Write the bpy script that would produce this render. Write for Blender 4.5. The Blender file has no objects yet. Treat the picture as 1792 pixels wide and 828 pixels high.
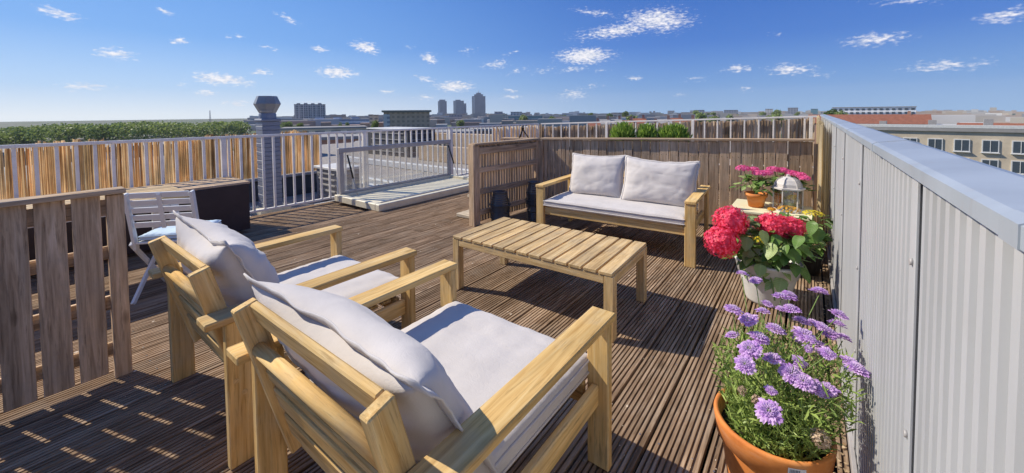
import bpy, bmesh, math, random
from mathutils import Vector, Matrix, noise
R = math.radians
random.seed(7)
sc = bpy.context.scene
col = sc.collection

# ------------------------------------------------------------------ camera
# x runs across the deck boards (right), y along them, z up; deck surface z = 0
cam_d = bpy.data.cameras.new('camera')
cam = bpy.data.objects.new('camera', cam_d); col.objects.link(cam)
cam_d.sensor_width = 36; cam_d.lens = 13.80
cam_d.shift_y = -0.1052
cam_d.clip_start = 0.02; cam_d.clip_end = 20000
cam.matrix_world = (Matrix.Translation((0, 0, 1.45)) @ Matrix.Rotation(R(37.3), 4, 'Z')
                    @ Matrix.Rotation(R(90 - 2.33), 4, 'X') @ Matrix.Rotation(R(-0.53), 4, 'Z'))
sc.camera = cam

# ------------------------------------------------------------------ light
SUN_EL = 41.4
SD = Vector((-0.943, -0.333, 0)).normalized()          # horizontal direction towards the sun
sun_d = bpy.data.lights.new('sun', 'SUN'); sun_d.energy = 3.8; sun_d.angle = R(0.5)
sun_d.color = (1.0, 0.91, 0.76)
sun = bpy.data.objects.new('sun', sun_d); col.objects.link(sun)
to_sun = Vector((SD.x*math.cos(R(SUN_EL)), SD.y*math.cos(R(SUN_EL)), math.sin(R(SUN_EL))))
sun.rotation_euler = to_sun.to_track_quat('Z', 'Y').to_euler()
sun.location = (0, 0, 30)

world = bpy.data.worlds.new('World'); sc.world = world; world.use_nodes = True
wt = world.node_tree; wt.nodes.clear()
class NT:
    def __init__(s, t): s.t = t
    def n(s, typ, **kw):
        nd = s.t.nodes.new(typ)
        for k, v in kw.items(): setattr(nd, k, v)
        return nd
    def l(s, a, b): s.t.links.new(a, b)
    def m(s, op, a, b=None, c=None, clamp=False):
        nd = s.t.nodes.new('ShaderNodeMath'); nd.operation = op; nd.use_clamp = clamp
        for i, v in enumerate((a, b, c)):
            if v is None: continue
            if isinstance(v, (int, float)): nd.inputs[i].default_value = v
            else: s.l(v, nd.inputs[i])
        return nd.outputs[0]
    def vm(s, op, a, b=None):
        nd = s.t.nodes.new('ShaderNodeVectorMath'); nd.operation = op
        for i, v in enumerate((a, b)):
            if v is None: continue
            if isinstance(v, (tuple, list)): nd.inputs[i].default_value = v
            else: s.l(v, nd.inputs[i])
        return nd.outputs['Value'] if op in ('LENGTH', 'DOT_PRODUCT') else nd.outputs[0]
    def mix(s, f, a, b, typ='MIX'):
        nd = s.t.nodes.new('ShaderNodeMix'); nd.data_type = 'RGBA'; nd.blend_type = typ
        for i, v in ((0, f), (6, a), (7, b)):
            if isinstance(v, (int, float)): nd.inputs[i].default_value = v
            elif isinstance(v, (tuple, list)): nd.inputs[i].default_value = (*v[:3], 1)
            else: s.l(v, nd.inputs[i])
        return nd.outputs[2]
    def ramp(s, f, stops):
        nd = s.t.nodes.new('ShaderNodeValToRGB'); s.l(f, nd.inputs[0])
        e = nd.color_ramp.elements
        while len(e) < len(stops): e.new(0.5)
        for i, (p, c) in enumerate(stops):
            e[i].position = p; e[i].color = (c, c, c, 1) if isinstance(c, (int, float)) else (*c, 1)
        return nd.outputs[0]
    def noise(s, vec, scale, detail=3, rough=0.55, dist=0):
        nd = s.t.nodes.new('ShaderNodeTexNoise'); s.l(vec, nd.inputs['Vector'])
        nd.inputs['Scale'].default_value = scale; nd.inputs['Detail'].default_value = detail
        nd.inputs['Roughness'].default_value = rough; nd.inputs['Distortion'].default_value = dist
        return nd

w = NT(wt)
sky = w.n('ShaderNodeTexSky', sky_type='NISHITA'); sky.sun_disc = False
sky.sun_elevation = R(SUN_EL); sky.sun_rotation = math.atan2(SD.x, SD.y)
sky.altitude = 0; sky.air_density = 1.0; sky.dust_density = 0.35; sky.ozone_density = 3.0
hs = w.n('ShaderNodeHueSaturation'); hs.inputs['Saturation'].default_value = 1.0
w.l(sky.outputs[0], hs.inputs['Color'])
tc = w.n('ShaderNodeTexCoord')
sx = w.n('ShaderNodeSeparateXYZ'); w.l(tc.outputs['Generated'], sx.inputs[0])
az = w.m('MULTIPLY', w.m('ARCTAN2', sx.outputs[0], sx.outputs[1]), 57.2958)
el = w.m('MULTIPLY', w.m('ARCSINE', sx.outputs[2]), 57.2958)
cx = w.n('ShaderNodeCombineXYZ'); w.l(az, cx.inputs[0]); w.l(el, cx.inputs[1])
ae = cx.outputs[0]
aes = w.vm('MULTIPLY', ae, (0.42, 1.0, 1))
n1 = w.noise(aes, 1.15, 5, 0.62)
off = w.vm('SUBTRACT', n1.outputs['Color'], (0.5, 0.5, 0.5))
off = w.vm('MULTIPLY', off, (3.4, 1.3, 0))
warp = w.vm('ADD', ae, off)
# fair-weather cumulus: azimuth, elevation, half width, half height (degrees), density, tilt
CLOUDS = [(-78.4, 11.23, 0.76, 0.3, 0.9, 0.25), (-66.7, 11.91, 1.14, 0.34, 0.7, 0.6), (-77.36, 8.35, 0.64, 0.28, 0.9, 0.1),
 (-72.31, 9.26, 0.78, 0.26, 0.6, 0.1), (-68.6, 8.1, 0.8, 0.24, 0.5, 0.1), (-63.11, 8.55, 1.08, 0.33, 0.75, 0.15),
 (-57.43, 8.93, 1.55, 0.68, 1, 0.35), (-51.77, 9.31, 0.62, 0.31, 0.5, 0), (-49.13, 7.81, 0.88, 0.63, 1, 0.2),
 (-73.51, 4.23, 2.45, 0.6, 1.1, 0.15), (-69.63, 5.35, 1.02, 0.35, 0.8, 0.05), (-61.07, 5.55, 2.12, 0.6, 1.1, 0.1),
 (-77.03, 3.56, 0.44, 0.25, 0.45, 0), (-75.0, 2.53, 0.84, 0.29, 0.9, 0.05), (-72.45, 1.57, 1.19, 0.24, 0.7, 0.05),
 (-63.77, 1.4, 1.49, 0.3, 0.6, 0.05), (-49.58, 4.93, 1.59, 0.4, 0.7, 0.2), (-45.42, 3.82, 2.38, 0.69, 1.1, 0),
 (-54.89, 3.13, 0.91, 0.28, 0.8, 0.05), (-49.55, 2.27, 1.12, 0.32, 0.7, 0.05), (-43.47, 8.92, 0.9, 0.48, 0.4, -0.2),
 (-39.7, 6.99, 1.57, 0.57, 0.7, -0.1), (-26.72, 7.96, 3.4, 0.95, 1.2, -0.05), (-21.93, 11.23, 5.37, 0.76, 0.9, -0.12),
 (-17.07, 12.22, 3.89, 1.38, 1.0, 0.1), (-25.44, 13.79, 2.81, 0.45, 0.6, 0.25), (-36.48, 6.07, 1.82, 0.33, 0.5, -0.35),
 (-32.59, 6.02, 1.64, 0.37, 0.5, -0.3), (-28.33, 6.09, 1.61, 0.32, 0.7, -0.15), (-24.65, 5.82, 0.94, 0.28, 0.4, -0.1),
 (-37.58, 3.29, 0.83, 0.29, 0.7, 0.05), (-37.2, 2.3, 1.3, 0.25, 0.7, 0), (-28.42, 2.59, 1.86, 0.74, 0.7, -0.1),
 (-25.44, 3.76, 1.11, 0.32, 0.4, 0), (-19.93, 4.71, 0.9, 0.31, 0.7, 0.05), (-12.29, 4.18, 1.01, 0.3, 0.45, 0),
 (-14.0, 2.13, 0.77, 0.23, 0.6, 0), (-7.53, 5.24, 1.54, 0.36, 0.8, 0.0), (-2.1, 4.81, 2.05, 0.6, 0.8, 0.1),
 (0.9, 4.01, 0.91, 0.32, 0.5, 0.05), (-6.56, 2.63, 0.73, 0.25, 0.6, 0.05), (-3.4, 9.13, 0.68, 0.33, 0.3, 0),
 (-37.11, 8.67, 1.16, 0.24, 0.5, -0.2), (-82.5, 6.4, 1.5, 0.5, 0.9, 0.1), (-86.0, 9.8, 1.4, 0.4, 0.8, 0.2),
 (-84.5, 2.9, 1.6, 0.35, 0.8, 0), (5.2, 7.4, 2.2, 0.6, 0.8, 0), (10.5, 4.2, 2.4, 0.5, 0.7, 0.05), (8.4, 11.2, 2.8, 0.6, 0.6, 0.1),
 (14.2, 8.3, 1.6, 0.5, 0.8, 0)]
acc = None
for (a, e, ra, re, s, t) in CLOUDS:
    d = w.vm('SUBTRACT', warp, (a, e, 0))
    if abs(t) > 0.08:
        rt = w.n('ShaderNodeVectorRotate', rotation_type='Z_AXIS'); w.l(d, rt.inputs['Vector'])
        rt.inputs['Angle'].default_value = math.atan(t*0.8); d = rt.outputs[0]
    d = w.vm('MULTIPLY', d, (0.8/ra, 0.8/re, 0))
    v = w.m('MULTIPLY', w.m('SUBTRACT', 1.25, w.vm('LENGTH', d)), s)
    acc = v if acc is None else w.m('MAXIMUM', acc, v)
n2 = w.noise(aes, 4.0, 5, 0.56)
acc = w.m('ADD', acc, w.m('MULTIPLY', w.m('SUBTRACT', n2.outputs['Fac'], 0.56), 2.4))
mr = w.n('ShaderNodeMapRange', interpolation_type='SMOOTHSTEP'); w.l(acc, mr.inputs[0])
mr.inputs[1].default_value = 0.02; mr.inputs[2].default_value = 1.15
# clear-day gradient by elevation, paler towards the sun's side, blended with the sky model
elf = w.m('DIVIDE', w.m('MAXIMUM', el, 0.0), 90.0)
deep = w.ramp(elf, [(0.0, (0.18, 0.33, 0.56)), (0.035, (0.10, 0.235, 0.51)), (0.10, (0.036, 0.135, 0.45)), (0.20, (0.020, 0.095, 0.38)), (1.0, (0.05, 0.13, 0.36))])
pale = w.ramp(elf, [(0.0, (0.60, 0.67, 0.74)), (0.035, (0.33, 0.48, 0.70)), (0.10, (0.14, 0.31, 0.64)), (0.22, (0.085, 0.24, 0.60)), (1.0, (0.06, 0.16, 0.42))])
sdot = w.vm('DOT_PRODUCT', tc.outputs['Generated'], tuple(SD))
sf = w.n('ShaderNodeMapRange', interpolation_type='SMOOTHSTEP'); w.l(sdot, sf.inputs[0]); sf.inputs[1].default_value = -0.15; sf.inputs[2].default_value = 1.0
grad = w.mix(sf.outputs[0], deep, pale)
grad = w.vm('MULTIPLY', grad, (10.0, 10.0, 10.0))
skyc = w.mix(0.9, hs.outputs[0], grad)
n3 = w.noise(aes, 2.0, 4, 0.6)
cshade = w.mix(w.ramp(n3.outputs['Fac'], [(0.35, 0.0), (0.62, 1.0)]), (5.0, 5.3, 6.0), (7.8, 7.5, 7.5))
ccol = w.mix(w.m('MULTIPLY', mr.outputs[0], 0.9), skyc, cshade)
bg = w.n('ShaderNodeBackground'); bg.inputs['Strength'].default_value = 0.098
w.l(ccol, bg.inputs['Color'])
wo = w.n('ShaderNodeOutputWorld'); w.l(bg.outputs[0], wo.inputs[0])

sc.view_settings.view_transform = 'Standard'; sc.view_settings.look = 'None'
sc.view_settings.gamma = 1; sc.view_settings.exposure = 0.52; sc.view_settings.use_curve_mapping = False
sc.render.engine = 'CYCLES'

# ------------------------------------------------------------------ materials
MATS = {}
def mat(name, build):
    if name not in MATS:
        m = bpy.data.materials.new(name); m.use_nodes = True
        m.node_tree.nodes.clear()
        t = NT(m.node_tree)
        out = t.n('ShaderNodeOutputMaterial'); b = t.n('ShaderNodeBsdfPrincipled')
        t.l(b.outputs[0], out.inputs[0]); t.out = out
        build(t, b); MATS[name] = m
    return MATS[name]
def setc(b, c): b.inputs['Base Color'].default_value = (*c, 1)
def bump(t, b, h, strength=0.3, dist=0.002):
    n = t.n('ShaderNodeBump'); n.inputs['Strength'].default_value = strength
    n.inputs['Distance'].default_value = dist
    t.l(h, n.inputs['Height']); t.l(n.outputs[0], b.inputs['Normal'])
def ocoord(t, scale=(1, 1, 1), rnd=True):
    tc = t.n('ShaderNodeTexCoord'); v = tc.outputs['Object']
    if rnd:
        oi = t.n('ShaderNodeObjectInfo')
        v = t.vm('ADD', v, t.vm('MULTIPLY', t.vm('ADD', oi.outputs['Random'], (0, 0, 0)), (37.0, 53.0, 29.0)))
    return t.vm('MULTIPLY', v, scale)

def wood(name, c_dark, c_mid, c_light, rough=0.6, weather=0.25, grey=(0.30, 0.27, 0.22), axis=0, var=0.22, spec=0.3, freq=1.0):
    """plank wood: grain runs along the local axis given, tone varies per piece"""
    def f(t, b):
        s = [40.0*freq]*3; s[axis] = 2.2*freq
        v = ocoord(t, tuple(s))
        g = t.noise(v, 1.0, 6, 0.62, 0.9)
        s2 = [9.0]*3; s2[axis] = 1.1
        g2 = t.noise(ocoord(t, tuple(s2)), 1.0, 3, 0.5, 1.6)
        c = t.ramp(g.outputs['Fac'], [(0.3, c_dark), (0.5, c_mid), (0.72, c_light)])
        c2 = t.ramp(g2.outputs['Fac'], [(0.35, 0.72), (0.6, 1.1)])
        c = t.mix(0.8, c, c2, 'MULTIPLY')
        # weathering patches and stains
        g3 = t.noise(ocoord(t, (3, 3, 3)), 1.6, 5, 0.65)
        f3 = t.ramp(g3.outputs['Fac'], [(0.48, 0.0), (0.68, 1.0)])
        c = t.mix(t.m('MULTIPLY', f3, weather), c, grey)
        g5 = t.noise(ocoord(t, tuple(x*1.7 for x in s)), 1.3, 5, 0.7, 0.4)
        c = t.mix(t.m('MULTIPLY', t.ramp(g5.outputs['Fac'], [(0.54, 0.0), (0.68, 1.0)]), 0.6), c, tuple(x*0.42 for x in c_dark))
        sk_ = [7.0]*3; sk_[axis] = 2.4
        vo = t.n('ShaderNodeTexVoronoi'); t.l(ocoord(t, tuple(sk_)), vo.inputs['Vector']); vo.inputs['Scale'].default_value = 1.0
        kn = t.ramp(vo.outputs['Distance'], [(0.05, 1.0), (0.13, 0.0)])
        c = t.mix(t.m('MULTIPLY', kn, 0.6), c, tuple(x*0.45 for x in c_dark))
        oi = t.n('ShaderNodeObjectInfo')
        hv = t.n('ShaderNodeHueSaturation'); t.l(c, hv.inputs['Color'])
        t.l(t.m('ADD', t.m('MULTIPLY', oi.outputs['Random'], 2*var), 1 - var), hv.inputs['Value'])
        hv.inputs['Saturation'].default_value = 1.0
        t.l(hv.outputs[0], b.inputs['Base Color'])
        b.inputs['Roughness'].default_value = rough
        b.inputs['Specular IOR Level'].default_value = spec
        bump(t, b, g.outputs['Fac'], 0.35, 0.002)
    return mat(name, f)

TEAK = wood('light_teak', (0.55, 0.32, 0.105), (0.72, 0.475, 0.185), (0.80, 0.60, 0.30), 0.65, 0.5, (0.52, 0.40, 0.24), var=0.10, spec=0.12)
TEAKT = wood('table_teak', (0.46, 0.285, 0.115), (0.68, 0.465, 0.21), (0.80, 0.61, 0.34), 0.6, 0.4, (0.33, 0.28, 0.20), var=0.14)
DECK = wood('weathered_deck_wood', (0.15, 0.095, 0.056), (0.30, 0.205, 0.132), (0.52, 0.385, 0.265), 0.9, 0.45, (0.34, 0.27, 0.20), axis=1, var=0.16, spec=0.06)
FENCE = wood('grey_brown_fence_wood', (0.30, 0.20, 0.12), (0.56, 0.40, 0.255), (0.74, 0.57, 0.40), 0.8, 0.5, (0.36, 0.30, 0.235), var=0.22, spec=0.05)
OLDW = wood('pale_board_wood', (0.45, 0.36, 0.24), (0.62, 0.52, 0.38), (0.72, 0.64, 0.5), 0.7, 0.3, var=0.1)
GOLD = wood('garden_table_wood', (0.40, 0.26, 0.10), (0.58, 0.40, 0.18), (0.70, 0.52, 0.28), 0.5, 0.2, var=0.1)

def plain(name, c, rough=0.6, metal=0.0, spec=0.4, mott=0.12, mscale=6.0, bmp=0.0, var=0.0, coat=0.0):
    def f(t, b):
        n = t.noise(ocoord(t), mscale, 5, 0.65)
        k = t.ramp(n.outputs['Fac'], [(0.3, 1 - mott), (0.7, 1 + mott)])
        cc = t.mix(1.0, c, k, 'MULTIPLY')
        if var:
            oi = t.n('ShaderNodeObjectInfo'); hv = t.n('ShaderNodeHueSaturation'); t.l(cc, hv.inputs['Color'])
            t.l(t.m('ADD', t.m('MULTIPLY', oi.outputs['Random'], 2*var), 1 - var), hv.inputs['Value']); cc = hv.outputs[0]
        t.l(cc, b.inputs['Base Color'])
        b.inputs['Roughness'].default_value = rough; b.inputs['Metallic'].default_value = metal
        b.inputs['Specular IOR Level'].default_value = spec
        b.inputs['Coat Weight'].default_value = coat
        if bmp: bump(t, b, n.outputs['Fac'], bmp, 0.004)
    return mat(name, f)

def weather_metal(name, c, rust=0.25, rough=0.45, streak=True):
    def f(t, b):
        v = ocoord(t, (5, 5, 0.8) if streak else (6, 6, 6))
        n = t.noise(v, 1.0, 5, 0.65)
        k = t.ramp(n.outputs['Fac'], [(0.35, 0.88), (0.65, 1.05)])
        cc = t.mix(1.0, c, k, 'MULTIPLY')
        n2 = t.noise(ocoord(t, (9, 9, 5)), 1.5, 6, 0.7)
        cc = t.mix(t.m('MULTIPLY', t.ramp(n2.outputs['Fac'], [(0.56, 0.0), (0.72, 1.0)]), rust), cc, (0.30, 0.2, 0.12))
        t.l(cc, b.inputs['Base Color']); b.inputs['Roughness'].default_value = rough
        b.inputs['Specular IOR Level'].default_value = 0.5
        bump(t, b, n2.outputs['Fac'], 0.08, 0.003)
    return mat(name, f)
WHITEM = weather_metal('painted_railing_metal', (0.88, 0.83, 0.75), 0.2)
WALLM = weather_metal('grey_corrugated_metal', (0.47, 0.475, 0.48), 0.06, 0.45)
CAPM = weather_metal('blue_grey_cap_metal', (0.36, 0.40, 0.44), 0.25, 0.38)
GREYM = weather_metal('grey_frame_metal', (0.40, 0.38, 0.37), 0.25)
CHIMM = weather_metal('blue_grey_flue_metal', (0.20, 0.225, 0.29), 0.1, 0.45, False)
COWLM = weather_metal('cowl_metal', (0.26, 0.27, 0.28), 0.2, 0.4, False)
CURBM = weather_metal('cream_skylight_frame', (0.72, 0.66, 0.50), 0.25, 0.5, False)
BLACKP = plain('black_plastic', (0.045, 0.046, 0.050), 0.28, spec=0.7, mott=0.25)
BLACKM = plain('black_metal', (0.012, 0.012, 0.012), 0.4)
DARKBOX = plain('dark_plum_board', (0.045, 0.030, 0.032), 0.55, mott=0.2)
WPAINT = plain('white_chair_paint', (0.72, 0.72, 0.70), 0.45, mott=0.05)
CREAM = plain('cream_table_top', (0.82, 0.76, 0.52), 0.5, mott=0.08)
SUB = plain('dark_underlay', (0.02, 0.017, 0.014), 0.9)

def fabric(name, c, bstr=0.25):
    def f(t, b):
        v = ocoord(t, rnd=False)
        n = t.noise(v, 7, 4, 0.6); n2 = t.noise(v, 420, 2, 0.5); n3 = t.noise(ocoord(t, (5, 14, 14)), 1.0, 4, 0.6, 1.0)
        k = t.ramp(n.outputs['Fac'], [(0.3, 0.93), (0.7, 1.04)])
        cc = t.mix(1.0, c, k, 'MULTIPLY')
        t.l(cc, b.inputs['Base Color']); b.inputs['Roughness'].default_value = 0.9
        b.inputs['Specular IOR Level'].default_value = 0.1
        b.inputs['Sheen Weight'].default_value = 0.15
        h = t.m('ADD', t.m('MULTIPLY', n3.outputs['Fac'], 2.2), t.m('MULTIPLY', n2.outputs['Fac'], 0.25))
        n4 = t.noise(v, 17, 6, 0.6, 1.6)
        h = t.m('ADD', h, t.m('MULTIPLY', t.ramp(n4.outputs['Fac'], [(0.44, 1.0), (0.5, 0.0), (0.56, 1.0)]), 0.35))
        bump(t, b, h, bstr, 0.004)
    return mat(name, f)
FAB = fabric('off_white_canvas', (0.60, 0.56, 0.53))
BLUEF = fabric('pale_blue_cloth', (0.55, 0.68, 0.78))

def leafm(name, c, c2, rough=0.45, trans=0.25, vein=False):
    def f(t, b):
        oi = t.n('ShaderNodeObjectInfo')
        n = t.noise(ocoord(t), 14, 3, 0.6)
        g = t.n('ShaderNodeNewGeometry')
        k = t.m('ADD', t.m('MULTIPLY', n.outputs['Fac'], 0.6), t.m('MULTIPLY', g.outputs['Random Per Island'], 0.55))
        cc = t.mix(t.ramp(k, [(0.25, 0.0), (0.85, 1.0)]), c, c2)
        if vein:
            tcv = t.n('ShaderNodeTexCoord'); sv = t.n('ShaderNodeSeparateXYZ'); t.l(tcv.outputs['Object'], sv.inputs[0])
            fr = t.m('FRACT', t.m('MULTIPLY', t.m('SUBTRACT', sv.outputs[1], t.m('MULTIPLY', t.m('ABSOLUTE', sv.outputs[0]), 0.8)), 62.0))
            vn = t.m('MAXIMUM', t.m('LESS_THAN', fr, 0.24), t.m('LESS_THAN', t.m('ABSOLUTE', sv.outputs[0]), 0.0016))
            cc = t.mix(t.m('MULTIPLY', vn, vein), cc, (0.55, 0.62, 0.30))
        t.l(cc, b.inputs['Base Color']); b.inputs['Roughness'].default_value = rough
        b.inputs['Specular IOR Level'].default_value = 0.35
        tr = t.n('ShaderNodeBsdfTranslucent'); t.l(cc, tr.inputs[0])
        mx = t.n('ShaderNodeMixShader'); mx.inputs[0].default_value = trans
        t.l(b.outputs[0], mx.inputs[1]); t.l(tr.outputs[0], mx.inputs[2]); t.l(mx.outputs[0], t.out.inputs[0])
    return mat(name, f)
LEAF_D = leafm('dark_leaf', (0.04, 0.105, 0.018), (0.15, 0.28, 0.05), vein=0.15)
LEAF_V = leafm('variegated_leaf', (0.16, 0.28, 0.06), (0.36, 0.46, 0.16), vein=0.7)
LEAF_F = leafm('feathery_leaf', (0.13, 0.22, 0.04), (0.44, 0.55, 0.15))
LEAF_G = leafm('grass_leaf', (0.12, 0.22, 0.03), (0.38, 0.52, 0.10))
TREE_L = leafm('tree_leaf', (0.09, 0.14, 0.03), (0.34, 0.42, 0.12), 0.6, 0.35)
PET_R = leafm('crimson_petal', (0.78, 0.012, 0.05), (0.93, 0.13, 0.25), 0.5, 0.35)
PET_M = leafm('magenta_petal', (0.78, 0.04, 0.24), (0.92, 0.26, 0.52), 0.5, 0.35)
PET_P = leafm('lilac_petal', (0.54, 0.28, 0.70), (0.86, 0.62, 0.92), 0.6, 0.35)
PET_PC = leafm('pale_lilac_centre', (0.45, 0.30, 0.66), (0.78, 0.62, 0.80), 0.6, 0.2)
PET_Y = leafm('yellow_petal', (0.72, 0.52, 0.02), (0.85, 0.72, 0.06), 0.5, 0.25)
PET_O = leafm('orange_petal', (0.75, 0.30, 0.02), (0.85, 0.50, 0.06), 0.5, 0.25)
SEEDM = leafm('dry_seed_head', (0.30, 0.20, 0.12), (0.62, 0.48, 0.34), 0.8, 0.1)

def terracotta():
    def f(t, b):
        n = t.noise(ocoord(t), 9, 6, 0.65); n2 = t.noise(ocoord(t, (1, 1, 5)), 4, 4, 0.6)
        cc = t.ramp(n.outputs['Fac'], [(0.3, (0.54, 0.16, 0.03)), (0.55, (0.72, 0.25, 0.055)), (0.8, (0.80, 0.40, 0.16))])
        cc = t.mix(t.m('MULTIPLY', t.ramp(n2.outputs['Fac'], [(0.5, 0.0), (0.72, 1.0)]), 0.35), cc, (0.66, 0.50, 0.38))
        t.l(cc, b.inputs['Base Color']); b.inputs['Roughness'].default_value = 0.8
        bump(t, b, n.outputs['Fac'], 0.15, 0.002)
    return mat('terracotta', f)
TERRA = terracotta()
POTG = plain('pale_grey_pot', (0.64, 0.63, 0.60), 0.6, mott=0.12, mscale=9, bmp=0.1)
SOIL = plain('potting_soil', (0.03, 0.02, 0.014), 0.95, mott=0.4, mscale=40, bmp=0.6)
REED = None
def reed_mat(name, a, bcol, ccol_):
    def f(t, b):
        tc = t.n('ShaderNodeTexCoord')
        v = t.vm('MULTIPLY', tc.outputs['Object'], (16, 16, 0.7))
        n = t.noise(v, 1.0, 5, 0.7, 0.6)
        n2 = t.noise(t.vm('MULTIPLY', tc.outputs['Object'], (3.2, 3.2, 1.2)), 1.0, 4, 0.6)
        cc = t.ramp(n.outputs['Fac'], [(0.32, a), (0.5, bcol), (0.68, ccol_)])
        g = t.n('ShaderNodeNewGeometry')
        cc = t.mix(1.0, cc, t.ramp(g.outputs['Random Per Island'], [(0.0, 0.78), (1.0, 1.2)]), 'MULTIPLY')
        cc = t.mix(1.0, cc, t.ramp(n2.outputs['Fac'], [(0.35, 0.6), (0.6, 1.15)]), 'MULTIPLY')
        t.l(cc, b.inputs['Base Color']); b.inputs['Roughness'].default_value = 0.85
        bump(t, b, n.outputs['Fac'], 0.4, 0.01)
        tr = t.n('ShaderNodeBsdfTranslucent'); t.l(cc, tr.inputs[0])
        mx = t.n('ShaderNodeMixShader'); mx.inputs[0].default_value = 0.5
        t.l(b.outputs[0], mx.inputs[1]); t.l(tr.outputs[0], mx.inputs[2]); t.l(mx.outputs[0], t.out.inputs[0])
    return mat(name, f)
REED_G = reed_mat('golden_reed', (0.42, 0.24, 0.10), (0.68, 0.47, 0.24), (0.80, 0.66, 0.44))
REED_Y = reed_mat('pale_reed', (0.42, 0.30, 0.15), (0.70, 0.57, 0.35), (0.82, 0.73, 0.52))
REED_B = reed_mat('brown_bark_reed', (0.24, 0.15, 0.09), (0.55, 0.40, 0.26), (0.80, 0.66, 0.48))

def glass_clear():
    def f(t, b):
        nt = t.t
        tr = t.n('ShaderNodeBsdfTransparent'); tr.inputs[0].default_value = (0.96, 0.97, 0.97, 1)
        gl = t.n('ShaderNodeBsdfGlossy'); gl.inputs['Roughness'].default_value = 0.05
        df = t.n('ShaderNodeBsdfDiffuse'); df.inputs[0].default_value = (0.75, 0.78, 0.8, 1)
        n = t.noise(ocoord(t, (0.8, 1.6, 2.2), False), 1.0, 5, 0.65, 1.0)
        m1 = t.n('ShaderNodeMixShader'); t.l(t.m('MULTIPLY', t.ramp(n.outputs['Fac'], [(0.42, 0.03), (0.72, 0.45)]), 0.35), m1.inputs[0])  # pale diffuse patches mixed unevenly over the clear pane
        t.l(tr.outputs[0], m1.inputs[1]); t.l(df.outputs[0], m1.inputs[2])
        m2 = t.n('ShaderNodeMixShader'); m2.inputs[0].default_value = 0.07
        t.l(m1.outputs[0], m2.inputs[1]); t.l(gl.outputs[0], m2.inputs[2]); t.l(m2.outputs[0], t.out.inputs[0])
    return mat('patchy_clear_glazing', f)
GLAZ = glass_clear()
def lantern_glass():
    def f(t, b):
        tr = t.n('ShaderNodeBsdfTransparent'); tr.inputs[0].default_value = (0.92, 0.94, 0.94, 1)
        gl = t.n('ShaderNodeBsdfGlossy'); gl.inputs['Roughness'].default_value = 0.08
        m2 = t.n('ShaderNodeMixShader'); m2.inputs[0].default_value = 0.18
        t.l(tr.outputs[0], m2.inputs[1]); t.l(gl.outputs[0], m2.inputs[2]); t.l(m2.outputs[0], t.out.inputs[0])
    return mat('lantern_glass', f)
LGLASS = lantern_glass()

# ------------------------------------------------------------------ object helpers
def tag(o, label=None, cat=None, group=None, kind=None):
    if label: o['label'] = label
    if cat: o['category'] = cat
    if group: o['group'] = group
    if kind: o['kind'] = kind
    return o
def link(name, me, parent=None, M=None, m=None):
    o = bpy.data.objects.new(name, me); col.objects.link(o)
    if m is not None and me is not None and not me.materials: me.materials.append(m)
    if parent: o.parent = parent
    if M is not None: o.matrix_basis = M
    return o
def empty(name, loc, rz=0, label=None, cat=None, group=None):
    o = bpy.data.objects.new(name, None); col.objects.link(o); o.empty_display_size = 0.1
    o.location = loc; o.rotation_euler = (0, 0, rz)
    return tag(o, label, cat, group)
def mesh(name, verts, faces, m=None, smooth=False):
    me = bpy.data.meshes.new(name); me.from_pydata([tuple(v) for v in verts], [], faces); me.update()
    if m: me.materials.append(m)
    if smooth:
        for p in me.polygons: p.use_smooth = True
    return me
def finish(bm, name, m=None, smooth=False):
    me = bpy.data.meshes.new(name); bm.to_mesh(me); bm.free()
    if m: me.materials.append(m)
    if smooth:
        for p in me.polygons: p.use_smooth = True
    return me
_bx = {}
def box_mesh(sx_, sy_, sz_, m, bev=0.003, name='piece'):
    key = (round(sx_, 4), round(sy_, 4), round(sz_, 4), m.name, bev)
    if key in _bx: return _bx[key]
    bm = bmesh.new(); bmesh.ops.create_cube(bm, size=1)
    bmesh.ops.scale(bm, vec=(sx_, sy_, sz_), verts=bm.verts)
    if bev > 0:
        bmesh.ops.bevel(bm, geom=bm.edges[:], offset=min(bev, 0.4*min(sx_, sy_, sz_)), segments=1, affect='EDGES', profile=0.5)
    me = finish(bm, name, m); _bx[key] = me
    return me
def frame(x, y):          # rotation matrix with local X along x, Y close to y
    x = Vector(x).normalized(); y = Vector(y); y = (y - x*y.dot(x)).normalized(); z = x.cross(y)
    return Matrix((x, y, z)).transposed().to_4x4()
def plank(name, p0, p1, wid, th, side, m, parent=None, bev=0.003):
    """board from p0 to p1 (centre line); wid along `side`, th along the third axis"""
    p0, p1 = Vector(p0), Vector(p1); L = (p1 - p0).length
    M = Matrix.Translation((p0 + p1)/2) @ frame(p1 - p0, side)
    return link(name, box_mesh(round(L, 3), wid, th, m, bev), parent, M)
def blk(name, a, b, m, parent=None, bev=0.003):
    """axis aligned block between corners a and b; local X along its longest side"""
    a, b = Vector(a), Vector(b); c = (a + b)/2; d = [abs(b[i] - a[i]) for i in range(3)]
    k = d.index(max(d)); ax = [Vector((1, 0, 0)), Vector((0, 1, 0)), Vector((0, 0, 1))]
    x = ax[k]; y = ax[(k + 1) % 3]; z = x.cross(y)
    Mr = Matrix((x, y, z)).transposed().to_4x4()
    return link(name, box_mesh(d[k], d[(k+1) % 3], d[(k+2) % 3], m, bev), parent, Matrix.Translation(c) @ Mr)
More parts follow.
